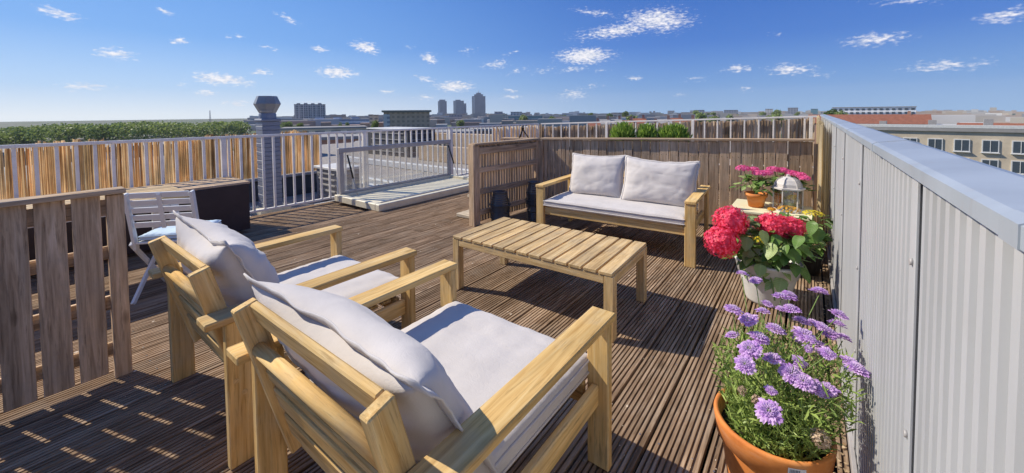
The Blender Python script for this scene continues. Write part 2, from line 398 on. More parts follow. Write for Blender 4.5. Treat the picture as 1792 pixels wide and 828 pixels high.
def cyl(name, p0, p1, r0, r1, m, parent=None, n=12, caps=True):
    p0, p1 = Vector(p0), Vector(p1); L = (p1 - p0).length
    bm = bmesh.new(); bmesh.ops.create_cone(bm, cap_ends=caps, segments=n, radius1=r0, radius2=r1, depth=L)
    for f in bm.faces: f.smooth = len(f.verts) == 4
    bmesh.ops.rotate(bm, verts=bm.verts, cent=(0, 0, 0), matrix=Matrix.Rotation(R(90), 3, 'Y'))
    side = Vector((0, 0, 1)) if abs((p1 - p0).normalized().z) < 0.9 else Vector((1, 0, 0))
    return link(name, finish(bm, name, m), parent, Matrix.Translation((p0 + p1)/2) @ frame(p1 - p0, side))
def lathe(name, prof, m, parent=None, loc=(0, 0, 0), n=40, smooth=True, rz=0, squash=1.0):
    vs, fs = [], []
    for (r, z) in prof:
        for i in range(n):
            a = 2*math.pi*i/n; vs.append((r*math.cos(a), r*math.sin(a)*squash, z))
    for k in range(len(prof) - 1):
        for i in range(n):
            j = (i + 1) % n; fs.append((k*n+i, k*n+j, (k+1)*n+j, (k+1)*n+i))
    me = mesh(name, vs, fs, m, smooth)
    return link(name, me, parent, Matrix.Translation(loc) @ Matrix.Rotation(rz, 4, 'Z'))
def nz(x, y, z, s=1.0): return noise.noise(Vector((x*s, y*s, z*s)))

# ------------------------------------------------------------------ cushions
def pillow(name, W, H, T, seed, parent, M, m=FAB, flange=0.0, sag=0.0, n=34, crease=1.0, ear=0.06, flop=0.0):
    """two bulging faces that meet in a seam; seam edge may carry a flat flange; wrinkles run in from seam and corners"""
    vs, fs = [], []; idx = {}
    def wr(x, y, s):
        v = 0.0
        e = max(abs(x), abs(y))
        # puckers along the seam
        tt = y if abs(x) > abs(y) else x
        v += 0.010*crease*max(0, (e - 0.55)/0.45)*math.sin(tt*23 + 2.2*nz(x*3, y*3, seed) + seed)*(1 - e)*2.2
        # long soft folds
        v += 0.012*crease*nz(x*1.4 + seed, y*3.1 + x, s*3 + seed)*(1 - e**4)
        q = nz(x*2.6 - y*1.3, y*1.2 + x*0.8 + seed*3, s + seed)
        v += -0.010*crease*max(0, 1 - abs(q)*9)*(1 - e**3)
        v += 0.004*crease*nz(x*9, y*9, seed + s)*(1 - e**6)
        return v
    for s in (1, -1):
        for i in range(n + 1):
            for j in range(n + 1):
                x = -1 + 2*i/n; y = -1 + 2*j/n
                # denser rows near the border
                x = math.copysign(abs(x)**0.8, x); y = math.copysign(abs(y)**0.8, y)
                if (i in (0, n) or j in (0, n)) and s == -1: continue
                prof = ((1 - abs(x)**2.6)*(1 - abs(y)**2.6))
                z = s*T/2*prof**0.5
                z += wr(x, y, s)*(1 if s > 0 else -1)*(prof**0.35 if prof > 0 else 0)
                c = (abs(x)*abs(y))**3
                # sides pull in, corners stick out like ears
                px = x*W/2*(1 - ear*(1 - y*y)*abs(x)**3) ; py = y*H/2*(1 - ear*(1 - x*x)*abs(y)**3)
                pz = z + 0.012*nz(x*2, y*2, seed*5)
                py -= sag*(1 - x*x)*max(0, y)**2
                if flop: pz += flop*max(0, y)**3*(0.6 + 0.4*math.sin(3*x + seed))
                idx[(s, i, j)] = len(vs); vs.append((px, py, pz))
    def g(s, i, j):
        return idx[(1, i, j)] if (i in (0, n) or j in (0, n)) else idx[(s, i, j)]
    for s in (1, -1):
        for i in range(n):
            for j in range(n):
                q = [g(s, i, j), g(s, i+1, j), g(s, i+1, j+1), g(s, i, j+1)]
                if s < 0: q.reverse()
                fs.append(q)
    o = link(name, mesh(name, vs, fs, m, True), parent, M)
    # seam piping / flange running round the edge
    ring = [(i, 0) for i in range(n)] + [(n, j) for j in range(n)] + [(i, n) for i in range(n, 0, -1)] + [(0, j) for j in range(n, 0, -1)]
    pv, pf = [], []
    cen = Vector((0, 0, 0))
    for k, (i, j) in enumerate(ring):
        p = Vector(vs[g(1, i, j)]); a = Vector(vs[g(1, *ring[k-1])]); b = Vector(vs[g(1, *ring[(k+1) % len(ring)])])
        t = (b - a).normalized(); nrm = Vector((0, 0, 1)); out = t.cross(nrm).normalized()
        f = flange if flange else 0.006
        wob = 1 + 0.35*nz(k*0.35, seed, 0)
        lift = 0.012*nz(k*0.22, seed, 4)*(1 if flange else 0)
        pv += [p + nrm*0.004 - out*0.006, p + out*f*wob + nrm*(0.003 + lift), p + out*f*wob + nrm*(-0.003 + lift), p - nrm*0.004 - out*0.006]
    K = len(ring)
    for k in range(K):
        a, b = 4*k, 4*((k + 1) % K)
        for q in range(4): pf.append((a+q, b+q, b+(q+1) % 4, a+(q+1) % 4))
    link('piping', mesh('piping', pv, pf, m, True), o)
    return o
def seat_pad(name, W, D, T, seed, parent, M, m=FAB):
    """box cushion: flat top and bottom with rounded puffy border"""
    n = 40; vs, fs = [], []; idx = {}
    for s in (1, -1):
        for i in range(n + 1):
            for j in range(n + 1):
                x = -1 + 2*i/n; y = -1 + 2*j/n
                ex = math.copysign(1 - (1 - abs(x))**1.5, x); ey = math.copysign(1 - (1 - abs(y))**1.5, y)
                e = max(abs(x), abs(y))
                prof = (max(0.0, 1 - abs(ex)**14)*max(0.0, 1 - abs(ey)**14))**0.42
                z = s*T/2*(0.45 + 0.55*prof)
                if s > 0:
                    z += 0.010*(1 - e*e) + 0.006*nz(ex*2.2, ey*2.2, seed) + 0.004*nz(ex*5, ey*1.3 + ex*2, seed + 4)
                    q = nz(ex*1.2 + ey*0.9, ey*2.3 + seed, seed); z -= 0.006*max(0, 1 - abs(q)*10)*(1 - e**4)
                    z += 0.005*math.sin((ex if abs(y) > abs(x) else ey)*31 + 3*nz(ex*2, ey*2, seed))*max(0, e - 0.7)/0.3*(1 - e)*4
                px = ex*W/2*(1 + 0.004*nz(ex*3, ey*3, seed)); py = ey*D/2*(1 + 0.006*nz(ex*4, ey*3, seed+2))
                idx[(s, i, j)] = len(vs); vs.append((px, py, z))
    for s in (1, -1):
        for i in range(n):
            for j in range(n):
                q = [idx[(s, i, j)], idx[(s, i+1, j)], idx[(s, i+1, j+1)], idx[(s, i, j+1)]]
                if s < 0: q.reverse()
                fs.append(q)
    ring = [(i, 0) for i in range(n)] + [(n, j) for j in range(n)] + [(i, n) for i in range(n, 0, -1)] + [(0, j) for j in range(n, 0, -1)]
    for k in range(len(ring)):
        a = ring[k]; b = ring[(k + 1) % len(ring)]
        fs.append((idx[(1, *a)], idx[(-1, *a)], idx[(-1, *b)], idx[(1, *b)]))
    o = link(name, mesh(name, vs, fs, m, True), parent, M)
    for s in (1, -1):
        pv, pf = [], []
        for k, a in enumerate(ring):
            p = Vector(vs[idx[(s, *a)]]); t = (Vector(vs[idx[(s, *ring[(k+1) % len(ring)])]]) - Vector(vs[idx[(s, *ring[k-1])]])).normalized()
            out = t.cross(Vector((0, 0, 1))).normalized()
            for q in range(6):
                an = q*math.pi/3; pv.append(p + out*(0.005*math.cos(an) + 0.002) + Vector((0, 0, 0.005*math.sin(an))))
        K = len(ring)
        for k in range(K):
            a, b = 6*k, 6*((k+1) % K)
            for q in range(6): pf.append((a+q, b+q, b+(q+1) % 6, a+(q+1) % 6))
        link('piping', mesh('piping', pv, pf, m, True), o)
    return o

# ------------------------------------------------------------------ the ground, the building under the deck
def ground():
    def f(t, b):
        tc = t.n('ShaderNodeTexCoord'); v = tc.outputs['Object']
        n = t.noise(v, 0.02, 5, 0.6); n2 = t.noise(v, 0.15, 4, 0.6)
        c = t.ramp(n.outputs['Fac'], [(0.4, (0.05, 0.09, 0.03)), (0.52, (0.10, 0.12, 0.06)), (0.6, (0.16, 0.15, 0.14))])
        c = t.mix(1.0, c, t.ramp(n2.outputs['Fac'], [(0.3, 0.7), (0.7, 1.2)]), 'MULTIPLY')
        t.l(c, b.inputs['Base Color']); b.inputs['Roughness'].default_value = 0.9
    m = mat('city_ground', f)
    s = 2300; n = 96
    o = link('ground', mesh('ground', [(s*math.cos(2*math.pi*k/n), s*math.sin(2*math.pi*k/n), -14) for k in range(n)], [tuple(range(n))], m))
    tag(o, kind='structure')
ground()
BRICK = plain('brown_brick', (0.22, 0.12, 0.08), 0.85, mott=0.25, mscale=3)
o = blk('building_under_deck', (-6.75, -4.2, -14.0), (0.26, 11.2, -0.22), BRICK, None, 0.02); tag(o, kind='structure')

# ------------------------------------------------------------------ deck: grooved boards
deck = link('deck', box_mesh(6.86, 15.2, 0.06, SUB, 0), None, Matrix.Translation((-3.28, 3.4, -0.15))); tag(deck, kind='structure')
PITCH = 0.216
def board_mesh(wid, L, seed):
    """grooved decking board: nine ridges with slightly uneven tops, grooves 5 mm deep"""
    rnd = random.Random(seed); n = 9; p = wid/n; vs = []; prof = []
    prof.append((-wid/2, -0.028)); 
    for k in range(n):
        x0 = -wid/2 + k*p; d = -0.014
        prof += [(x0 + p*0.06, 0 if k else -0.002), (x0 + p*0.67, 0), (x0 + p*0.70, d), (x0 + p*1.03, d)] if k < n-1 else [(x0 + p*0.10, 0), (x0 + p*0.92, -0.001)]
    prof.append((wid/2, -0.028))
    segs = 2; vs = []; fs = []; m_ = len(prof)
    for s in range(segs + 1):
        y = -L/2 + L*s/segs
        for (x, z) in prof: vs.append((x, y, z + 0.0012*rnd.uniform(-1, 1)*(s == 1)))
    for s in range(segs):
        for i in range(m_ - 1): fs.append((s*m_+i, s*m_+i+1, (s+1)*m_+i+1, (s+1)*m_+i))
    fs.append(tuple(range(m_))); fs.append(tuple(range(segs*m_ + m_ - 1, segs*m_ - 1, -1)))
    return mesh('deck_board', vs, fs, DECK)
bms = [board_mesh(0.2035, 3.594, k) for k in range(4)]
rb = random.Random(3)
x = -0.545 + PITCH/2 + 2*PITCH
row = 0
rows = []
while x > -5.25: rows.append(x); x -= PITCH
for row, x in enumerate(rows + [rows[0] + PITCH]):
    y = -4.1 + 1.8*((row*5) % 2) + 1.8
    if row % 2: y -= 3.6
    while y < 10.4:
        M = Matrix.Translation((x, y, rb.uniform(-0.0012, 0.0012))) @ Matrix.Rotation(rb.uniform(-0.0006, 0.0006), 4, 'Z')
        if y > 8 and x < -4: pass
        o = link('deck_board', bms[rb.randrange(4)], deck, deck.matrix_basis.inverted() @ M)
        y += 3.6
# lower strip of boards beside the railing
x = -5.28 - 0.13
while x > -6.55:
    y = -2.2
    while y < 8.5:
        o = link('deck_board', bms[rb.randrange(4)], deck, deck.matrix_basis.inverted() @ Matrix.Translation((x, y, -0.05)))
        y += 3.6
    x -= PITCH
# ------------------------------------------------------------------ left railing
def rail_run(root, P0, P1, z0, z1, s, posts, zb=0.06, bar=0.030, topw=0.05):
    P0, P1 = Vector(P0), Vector(P1); L = (P1 - P0).length; d = (P1 - P0)/L
    at = lambda q, z: (P0.x + d.x*q, P0.y + d.y*q, z)
    zt = lambda q: z0 + (z1 - z0)*q/L
    side = Vector((-d.y, d.x, 0))
    plank('top_rail', at(0, z0 - 0.02), at(L, z1 - 0.02), topw, 0.035, side, WHITEM, root)
    plank('bottom_rail', at(0, zb), at(L, zb + (z1 - z0)), 0.05, 0.03, side, WHITEM, root)
    q = s/2
    while q < L:
        if not any(abs(q - p) < 0.05 for p in posts):
            me_h = round(zt(q) - 0.0375 - zb - 0.015 - (z1 - z0)*q/L, 3)
            M = Matrix.Translation(at(q, zb + 0.015 + (z1 - z0)*q/L + me_h/2)) @ frame((0, 0, 1), side)
            link('baluster', box_mesh(me_h, bar, bar, WHITEM, 0.002), root, M)
        q += s
    for p in posts:
        zz = zt(p) - 0.038
        plank('post', at(p, -0.2), at(p, zz), 0.06, 0.06, side, WHITEM, root)
rail = empty('balcony_railing', (0, 0, 0), 0, 'long white painted metal railing along the left edge behind the skylight', 'railing')
Y0 = -4.0
rail_run(rail, (-6.5, Y0, 0), (-6.5, 9.85, 0), 1.19, 1.13, 0.1437, [1.6, 3.75, 5.9, 8.06, 10.22, 12.38, 13.8])
rail2 = empty('balcony_railing', (0, 0, 0), 0, 'white metal railing on the far side in front of the bark screens', 'railing')
rail_run(rail2, (-6.44, 9.9, 0), (0.1, 10.2, 0), 1.13, 1.338, 0.27, [2.05, 4.2, 6.45], 0.06, 0.03, 0.045)

# ------------------------------------------------------------------ reed screens
def reed_screen(name, P0, P1, zb, zt, m, label, seed, wv=(0.012, 0.04), jag=0.03, gaps=0.0, parent=None, rise=0.0):
    rnd = random.Random(seed); P0, P1 = Vector(P0), Vector(P1); L = (P1 - P0).length; d = (P1 - P0)/L; nrm = Vector((-d.y, d.x, 0))
    vs, fs = [], []; q = 0; hh = 0
    while q < L:
        wd = rnd.uniform(*wv); top = zt + rise*q/L + rnd.uniform(-jag, jag) + hh
        if rnd.random() < 0.06: hh = rnd.uniform(-jag, jag)*1.6
        if rnd.random() >= gaps:
            off = rnd.uniform(-0.012, 0.012); b0 = len(vs); th = 0.012
            lean = rnd.uniform(-0.012, 0.012)
            for zz, ll in ((zb, 0), (top, lean)):
                for (a, o_) in ((q, -th), (q + wd*0.5, th*0.8), (q + wd, -th), (q + wd*0.5, -th*1.6)):
                    p = P0 + d*(a + ll) + nrm*(o_ + off); vs.append((p.x, p.y, zz + (rnd.uniform(-0.012, 0.012) if zz > zb else 0)))
            for k in range(2): fs.append((b0+k, b0+(k+1) % 4, b0+4+(k+1) % 4, b0+4+k))
        q += wd*0.78
    return tag(link(name, mesh(name, vs, fs, m), parent), label, 'reed screen')
reed_screen('reed_screen', (-9.5, -4, 0), (-9.5, 4.75, 0), 0.1, 1.03, REED_G, 'golden reed screen on the neighbouring roof behind the flue', 1)
reed_screen('reed_screen', (-6.58, 10.0, 0), (0.05, 10.28, 0), 0.0, 1.065, REED_B, 'brown bark screen tied behind the far railing', 2, (0.03, 0.10), 0.03, 0.02, None, 0.185)
reed_screen('reed_screen', (-6.57, 7.75, 0), (-6.57, 9.95, 0), 0.0, 1.07, REED_B, 'short brown bark screen behind the far end of the left railing', 4, (0.03, 0.08), 0.03, 0.02)
reed_screen('reed_screen', (0.085, 5.0, 0), (0.11, 10.0, 0), 0.03, 1.29, REED_Y, 'yellow reed screen standing in the corner against the grey wall', 3, (0.02, 0.05), 0.02)

# ------------------------------------------------------------------ right wall
wall = empty('parapet_wall', (0.17, 0, 0), 0, 'pale grey corrugated metal parapet along the right side', 'wall')
def corr(L, h, pitch=0.052, depth=0.019):
    vs, fs = [], []; prof = []; y = 0
    while y < L - 1e-6:
        prof += [(0, y), (0, y + pitch*0.42), (depth, y + pitch*0.55), (depth, y + pitch*0.87)]; y += pitch
    prof.append((0, L)); n = len(prof)
    for z in (0, h): vs += [(x, y, z) for (x, y) in prof]
    for i in range(n - 1): fs.append((i, n+i, n+i+1, i+1))
    return mesh('wall_panel', vs, fs, WALLM)
cm = corr(1.04, 1.325)
y = -1.0
while y < 10.2:
    link('wall_panel', cm, wall, Matrix.Translation((0, y, 0.0))); y += 1.04
blk('wall_core', (0.022, -1.0, 0.0), (0.07, 10.4, 1.325), GREYM, wall, 0)
link('cap', mesh('cap', [(-0.022, -1, 1.326), (-0.022, -1, 1.347), (-0.012, -1, 1.352), (0.050, -1, 1.360), (0.078, -1, 1.352), (0.078, -1, 1.27),
      (-0.022, 10.45, 1.326), (-0.022, 10.45, 1.347), (-0.012, 10.45, 1.352), (0.050, 10.45, 1.360), (0.078, 10.45, 1.352), (0.078, 10.45, 1.27)],
      [(i, i+1, i+7, i+6) for i in range(5)] + [(5, 0, 6, 11), (0, 5, 4, 3, 2, 1), (6, 7, 8, 9, 10, 11)], CAPM), wall)
y = -1.0 + 1.04
while y < 9.5:
    blk('joint_strip', (-0.006, y - 0.02, 0.05), (-0.001, y + 0.02, 1.324), WALLM, wall, 0.001)
    if y + 0.5 < 9:
        cj = [(-0.0235, 1.325), (-0.0235, 1.348), (-0.0125, 1.3535), (0.050, 1.3615), (0.0795, 1.3535), (0.0795, 1.30)]
        link('cap_joint', mesh('cap_joint', [(a, y + 0.50, b) for a, b in cj] + [(a, y + 0.545, b) for a, b in cj], [(i, i+1, i+7, i+6) for i in range(5)] + [(0, 5, 4, 3, 2, 1), (6, 7, 8, 9, 10, 11)], CAPM), wall)
    for zz in (0.12, 0.45, 0.8, 1.15): cyl('screw', (-0.011, y, zz), (-0.0062, y, zz), 0.007, 0.007, GREYM, wall, 8)
    y += 1.04
blk('foot_angle', (-0.018, -1.0, 0.002), (-0.002, 10.2, 0.05), GREYM, wall, 0.002)

# ------------------------------------------------------------------ low fences
def slat_panel(root, P0, P1, H, cam_side, thin=True, far_post=True, fill=0.66, sp=None):
    """open slatted panel: posts, top and mid rails on the near side, narrow upright slats behind"""
    P0, P1 = Vector((*P0, 0)), Vector((*P1, 0)); L = (P1 - P0).length; d = (P1 - P0)/L; nr = Vector((-d.y, d.x, 0))*cam_side
    at = lambda q, z, o=0: P0 + d*q + nr*o + Vector((0, 0, z))
    plank('post', at(0.05, 0), at(0.05, H - 0.02), 0.10, 0.06, d, FENCE, root)
    if far_post: plank('post', at(L - 0.04, 0), at(L - 0.04, H - 0.02), 0.07, 0.05, d, FENCE, root)
    plank('end_board', at(-0.014, 0), at(-0.014, H), 0.10, 0.022, nr, FENCE, root)
    plank('top_rail', at(0, H, -0.0), at(L, H, 0), 0.11, 0.026, nr, FENCE, root)
    for z, hh in ((H - 0.09, 0.09), (H - 0.34, 0.07), (H - 0.62, 0.075)):
        plank('cross_rail', at(0.1, z, 0.02), at(L - 0.07, z, 0.02), hh, 0.024, (0, 0, 1), FENCE, root)
    plank('cross_rail', at(0.1, 0.16, 0.02), at(L - 0.07, 0.16, 0.02), 0.07, 0.024, (0, 0, 1), FENCE, root)
    q = 0.12; sp = sp or 0.052
    while q < L - 0.08:
        plank('slat', at(q, 0.04, -0.012), at(q, H - 0.016, -0.012), sp*fill, 0.018, d, FENCE, root, 0.002); q += sp
fA = empty('slatted_fence', (0, 0, 0), 0, 'low grey wooden slatted fence with cross rails beside the black pots', 'fence')
slat_panel(fA, (-3.43, 3.66), (-3.30, 4.98), 1.05, -1, True, True, 0.84)
fB = empty('board_fence', (0, 0, 0), 0, 'low weathered wooden fence of upright boards behind the bench', 'fence')
P0 = Vector((-3.25, 5.0, 0)); P1 = Vector((0.03, 5.54, 0)); L = (P1 - P0).length; d = (P1 - P0)/L; nr = Vector((d.y, -d.x, 0))
q = 0.07; rf = random.Random(5)
while q < L + 0.03:
    wd = 0.108 if q > 0.55 else 0.05
    o_ = rf.uniform(-0.003, 0.003); H = 1.036 + 0.058*q/L + rf.uniform(-0.004, 0.0)
    plank('board', P0 + d*q + nr*o_ + Vector((0, 0, 0.03)), P0 + d*q + nr*o_ + Vector((0, 0, H)), wd, 0.02, d, FENCE, fB, 0.003)
    q += (wd + 0.008) if q > 0.55 else 0.058
vs, fs = [], []
q = 0.07
while q < L - 0.03:
    for zz in (0.885, 0.485):
        for o_ in (-0.028, 0.026):
            p = P0 + d*(q + o_) + nr*0.0145 + Vector((0, 0, zz + rf.uniform(-0.006, 0.006))); b0 = len(vs)
            for k in range(6): vs.append(p + d*0.0045*math.cos(k*1.047) + Vector((0, 0, 0.0045*math.sin(k*1.047))))
            fs.append(tuple(range(b0, b0+6)))
    q += 0.116
tag(link('nail_heads', mesh('nail_heads', vs, fs, plain('rusty_nail', (0.08, 0.04, 0.02), 0.7)), fB), kind='stuff')
plank('cap_board', P0 + Vector((0, 0, 1.054)) - nr*0.03, P1 + Vector((0, 0, 1.112)) - nr*0.03, 0.14, 0.026, nr, FENCE, fB)
for z in (0.9, 0.5, 0.15): plank('cross_rail', P0 - nr*0.03 + Vector((0, 0, z)), P1 - nr*0.03 + Vector((0, 0, z)), 0.08, 0.03, (0, 0, 1), FENCE, fB)
plank('corner_post', P1 + Vector((0.03, 0.03, 0)), P1 + Vector((0.03, 0.03, 1.07)), 0.05, 0.04, d, FENCE, fB)
plank('corner_post', P0 + Vector((0, -0.01, 0)), P0 + Vector((0, -0.01, 1.03)), 0.07, 0.06, d, FENCE, fB)
# invented slatted screen left of the chairs, added to stripe the boards with shade
fC = empty('slatted_fence', (0, 0, 0), 0, 'added slatted wooden screen at far left that casts the striped shade', 'fence')
slat_panel(fC, (-3.06, -1.6), (-3.06, 0.42), 1.04, 1, True, True, 0.84, 0.125)

# planter with tufts behind the fence
pl = empty('planter_box', (0, 0, 0), 0, 'long wooden planter box behind the board fence holding the green tufts', 'planter')
mid = P0 - nr*0.33
for (a, b_) in ((-0.12, 0), (0.12, 0)):
    plank('side_board', mid + d*0.45 + nr*a + Vector((0, 0, 0.92)), mid + d*2.35 + nr*a + Vector((0, 0, 0.92)), 0.22, 0.02, (0, 0, 1), FENCE, pl)
for q in (0.46, 2.34): plank('end_board', mid + d*q - nr*0.11 + Vector((0, 0, 0.92)), mid + d*q + nr*0.11 + Vector((0, 0, 0.92)), 0.22, 0.02, (0, 0, 1), FENCE, pl)
for q in (0.55, 2.25):
    for a in (-0.08, 0.08): plank('leg', mid + d*q + nr*a + Vector((0, 0, 0)), mid + d*q + nr*a + Vector((0, 0, 0.81)), 0.05, 0.05, d, FENCE, pl)
plank('soil', mid + d*0.48 + Vector((0, 0, 0.96)), mid + d*2.32 + Vector((0, 0, 0.96)), 0.2, 0.06, nr, SOIL, pl)

def tuft(name, c, rx, ry, h, n, m, label, cat, seed, group=None, leafl=0.06):
    rnd = random.Random(seed); vs, fs = [], []
    for k in range(n):
        a = rnd.uniform(0, 6.283); r = math.sqrt(rnd.random()); bx, by = c[0] + rx*r*math.cos(a), c[1] + ry*r*math.sin(a)
        hh = h*(1 - 0.45*r*r)*rnd.uniform(0.35, 1.0); z0 = c[2] + hh - leafl*0.7
        dx, dy = rnd.uniform(-1, 1)*0.5, rnd.uniform(-1, 1)*0.5
        ww = leafl*0.10*rnd.uniform(0.7, 1.3); an = rnd.uniform(0, 3.14); wx, wy = ww*math.cos(an), ww*math.sin(an)
        z0 = max(z0, c[2]); L_ = leafl*rnd.uniform(0.7, 1.3)
        p = Vector((bx + dx*hh*0.3, by + dy*hh*0.3, z0)); t = Vector((dx, dy, 1.0)).normalized()*L_
        b0 = len(vs)
        vs += [p - Vector((wx, wy, 0)), p + Vector((wx, wy, 0)), p + t*0.6 + Vector((wx, wy, 0))*1.2, p + t, p + t*0.6 - Vector((wx, wy, 0))*1.2]
        fs.append((b0, b0+1, b0+2, b0+3, b0+4))
    return tag(link(name, mesh(name, vs, fs, m)), label, cat, group)
def offs(q): return mid + d*q
p = offs(1.15); tuft('lavender_plant', (p.x, p.y, 0.98), 0.17, 0.11, 0.34, 1700, LEAF_G, 'leftmost of the three bright green tufts above the board fence', 'plant', 11, 'green tufts in the planter')
p = offs(1.48); tuft('lavender_plant', (p.x, p.y, 0.98), 0.12, 0.11, 0.32, 1300, LEAF_G, 'middle one of the three bright green tufts above the board fence', 'plant', 12, 'green tufts in the planter')
p = offs(1.83); tuft('lavender_plant', (p.x, p.y, 0.98), 0.20, 0.11, 0.32, 1700, LEAF_G, 'rightmost of the three bright green tufts above the board fence', 'plant', 13, 'green tufts in the planter')

# small tripod on the fence corner
tp = empty('tripod', (-3.55, 4.93, 1.063), 0, 'small black tripod standing on the fence corner', 'tripod')
shelf = plank('corner_shelf', (-3.85, 4.80, 1.05), (-3.33, 5.0, 1.05), 0.22, 0.024, (0, 1, 0), FENCE, fA)
for k in range(3):
    a = 0.5 + k*2.094
    cyl('leg', (0.09*math.cos(a), 0.09*math.sin(a), 0), (0, 0, 0.13), 0.008, 0.010, BLACKM, tp, 8)
cyl('head', (0, 0, 0.12), (0, 0, 0.18), 0.017, 0.02, BLACKM, tp, 10)
cyl('arm', (0, 0, 0.165), (0.06, -0.05, 0.15), 0.007, 0.006, BLACKM, tp, 8)

# ------------------------------------------------------------------ skylight hatch
sk = empty('roof_hatch', (0, 0, 0), 0, 'cream skylight hatch in the deck with its clear lid standing open', 'skylight')
X0, X1, Y0_, Y1_ = -6.33, -5.06, 3.38, 6.05
def curb(a, b): blk('curb', a, b, CURBM, sk, 0.008)
curb((X1 - 0.10, Y0_, 0.0), (X1, Y1_, 0.105)); curb((X0, Y0_, 0.0), (X0 + 0.10, Y1_, 0.105))
curb((X0 + 0.101, Y0_, 0.0), (X1 - 0.101, Y0_ + 0.10, 0.105)); curb((X0 + 0.101, Y1_ - 0.10, 0.0), (X1 - 0.101, Y1_, 0.105))
blk('blind', (X0 + 0.10, Y0_ + 0.1, 0.03), (X1 - 0.10, Y1_ - 0.1, 0.05), plain('cream_blind', (0.78, 0.70, 0.52), 0.9, spec=0.05, mott=0.08), sk, 0.002)
blk('seal_strip', (X1 - 0.125, Y0_ + 0.1, 0.085), (X1 - 0.101, Y1_ - 0.1, 0.118), GREYM, sk, 0.002)
LX = X0 + 0.03
for yy in (Y0_ + 0.10, Y1_ - 0.10): blk('lid_side', (LX, yy - 0.035, 0.11), (LX + 0.06, yy + 0.035, 0.80), GREYM, sk, 0.006)
blk('lid_top', (LX, Y0_ + 0.055, 0.802), (LX + 0.06, Y1_ - 0.055, 0.88), GREYM, sk, 0.006)
blk('lid_bottom', (LX, Y0_ + 0.137, 0.11), (LX + 0.05, Y1_ - 0.137, 0.15), GREYM, sk, 0.004)
blk('lid_glazing', (LX + 0.02, Y0_ + 0.137, 0.152), (LX + 0.03, Y1_ - 0.137, 0.80), GLAZ, sk, 0)
for yy in (Y0_ + 0.19, Y1_ - 0.16):
    s_ = cyl('gas_strut', (LX + 0.08, yy, 0.76), (LX + 0.24, yy + 0.0, 0.38), 0.014, 0.014, BLACKM, sk, 10)
    cyl('strut_rod', (LX + 0.24, yy, 0.38), (LX + 0.36, yy, 0.11), 0.006, 0.006, GREYM, sk, 8)
tag(sk, None)

# pale slabs behind the slatted fence
for k, (yy, lab) in enumerate(((4.02, 'pale wooden slab on the deck nearer to the fence post'), (5.02, 'pale wooden slab on the deck nearer to the skylight'))):
    xx = -3.80 if k == 0 else -4.55
    g = blk('wood_slab', (xx - 0.14, yy - 0.16, 0.004), (xx + 0.25, yy + 0.16, 0.05), OLDW, None, 0.006); tag(g, lab, 'slab', 'pale slabs behind the fence')

# ------------------------------------------------------------------ black pots beside the fence
def black_pots(x, y, lab, hts, seed):
    r = empty('stacked_plant_pots', (x, y, 0), 0, lab, 'plant pots', 'stacked black pots by the fence')
    z = 0; rr = random.Random(seed)
    for k, (r0, r1, h) in enumerate(hts):
        prof = [(0.001, z + 0.001), (r0, z + 0.001)]
        for q in range(6):
            t0 = q/6; rad = r0 + (r1 - r0)*t0
            prof += [(rad + 0.004, z + h*t0 + 0.004), (rad + 0.004, z + h*(t0 + 0.10)), (rad - 0.004, z + h*(t0 + 0.13)), (rad - 0.004, z + h*(t0 + 0.15))]
        prof += [(r1 + 0.012, z + h*0.93), (r1 + 0.012, z + h), (r1 - 0.01, z + h), (r1 - 0.02, z + h*0.9), (0.001, z + h*0.88)]
        lathe('pot', prof, BLACKP, r, n=28)
        z += h*0.93
    for i in range(9):   # upright ribs on the topmost pot
        a = i*2*math.pi/9; rad = hts[-1][0]*1.02
        z0 = z - hts[-1][2]*0.9
        plank('rib', (rad*math.cos(a), rad*math.sin(a), z0), (hts[-1][1]*math.cos(a), hts[-1][1]*math.sin(a), z0 + hts[-1][2]*0.8), 0.012, 0.012, (math.cos(a), math.sin(a), 0), BLACKP, r, 0.002)
    return r
black_pots(-3.20, 3.93, 'shorter stack of ribbed black plastic pots beside the slatted fence post', [(0.12, 0.11, 0.09), (0.125, 0.115, 0.09), (0.11, 0.135, 0.10), (0.12, 0.085, 0.17)], 1)
black_pots(-2.96, 4.36, 'taller narrow stack of ribbed black plastic pots near the bench arm', [(0.085, 0.09, 0.14), (0.09, 0.085, 0.10), (0.115, 0.115, 0.06), (0.085, 0.10, 0.09), (0.09, 0.07, 0.16)], 2)

# ------------------------------------------------------------------ dark storage bench by the railing
bx_ = empty('storage_bench', (0, 0, 0), 0, 'dark brown storage bench with a slatted top against the left railing', 'bench')
blk('front_panel', (-5.715, -1.2, 0.0), (-5.69, 1.92, 0.575), DARKBOX, bx_, 0.004)
blk('end_panel', (-6.38, 1.895, 0.0), (-5.716, 1.92, 0.575), DARKBOX, bx_, 0.004)
blk('rear_panel', (-6.40, -1.2, 0.0), (-6.382, 1.92, 0.575), DARKBOX, bx_, 0.004)
for k in range(7):
    xx = -6.40 + k*0.102
    blk('top_slat', (xx, -1.22, 0.577), (xx + 0.085, 1.94, 0.605), FENCE, bx_, 0.004)

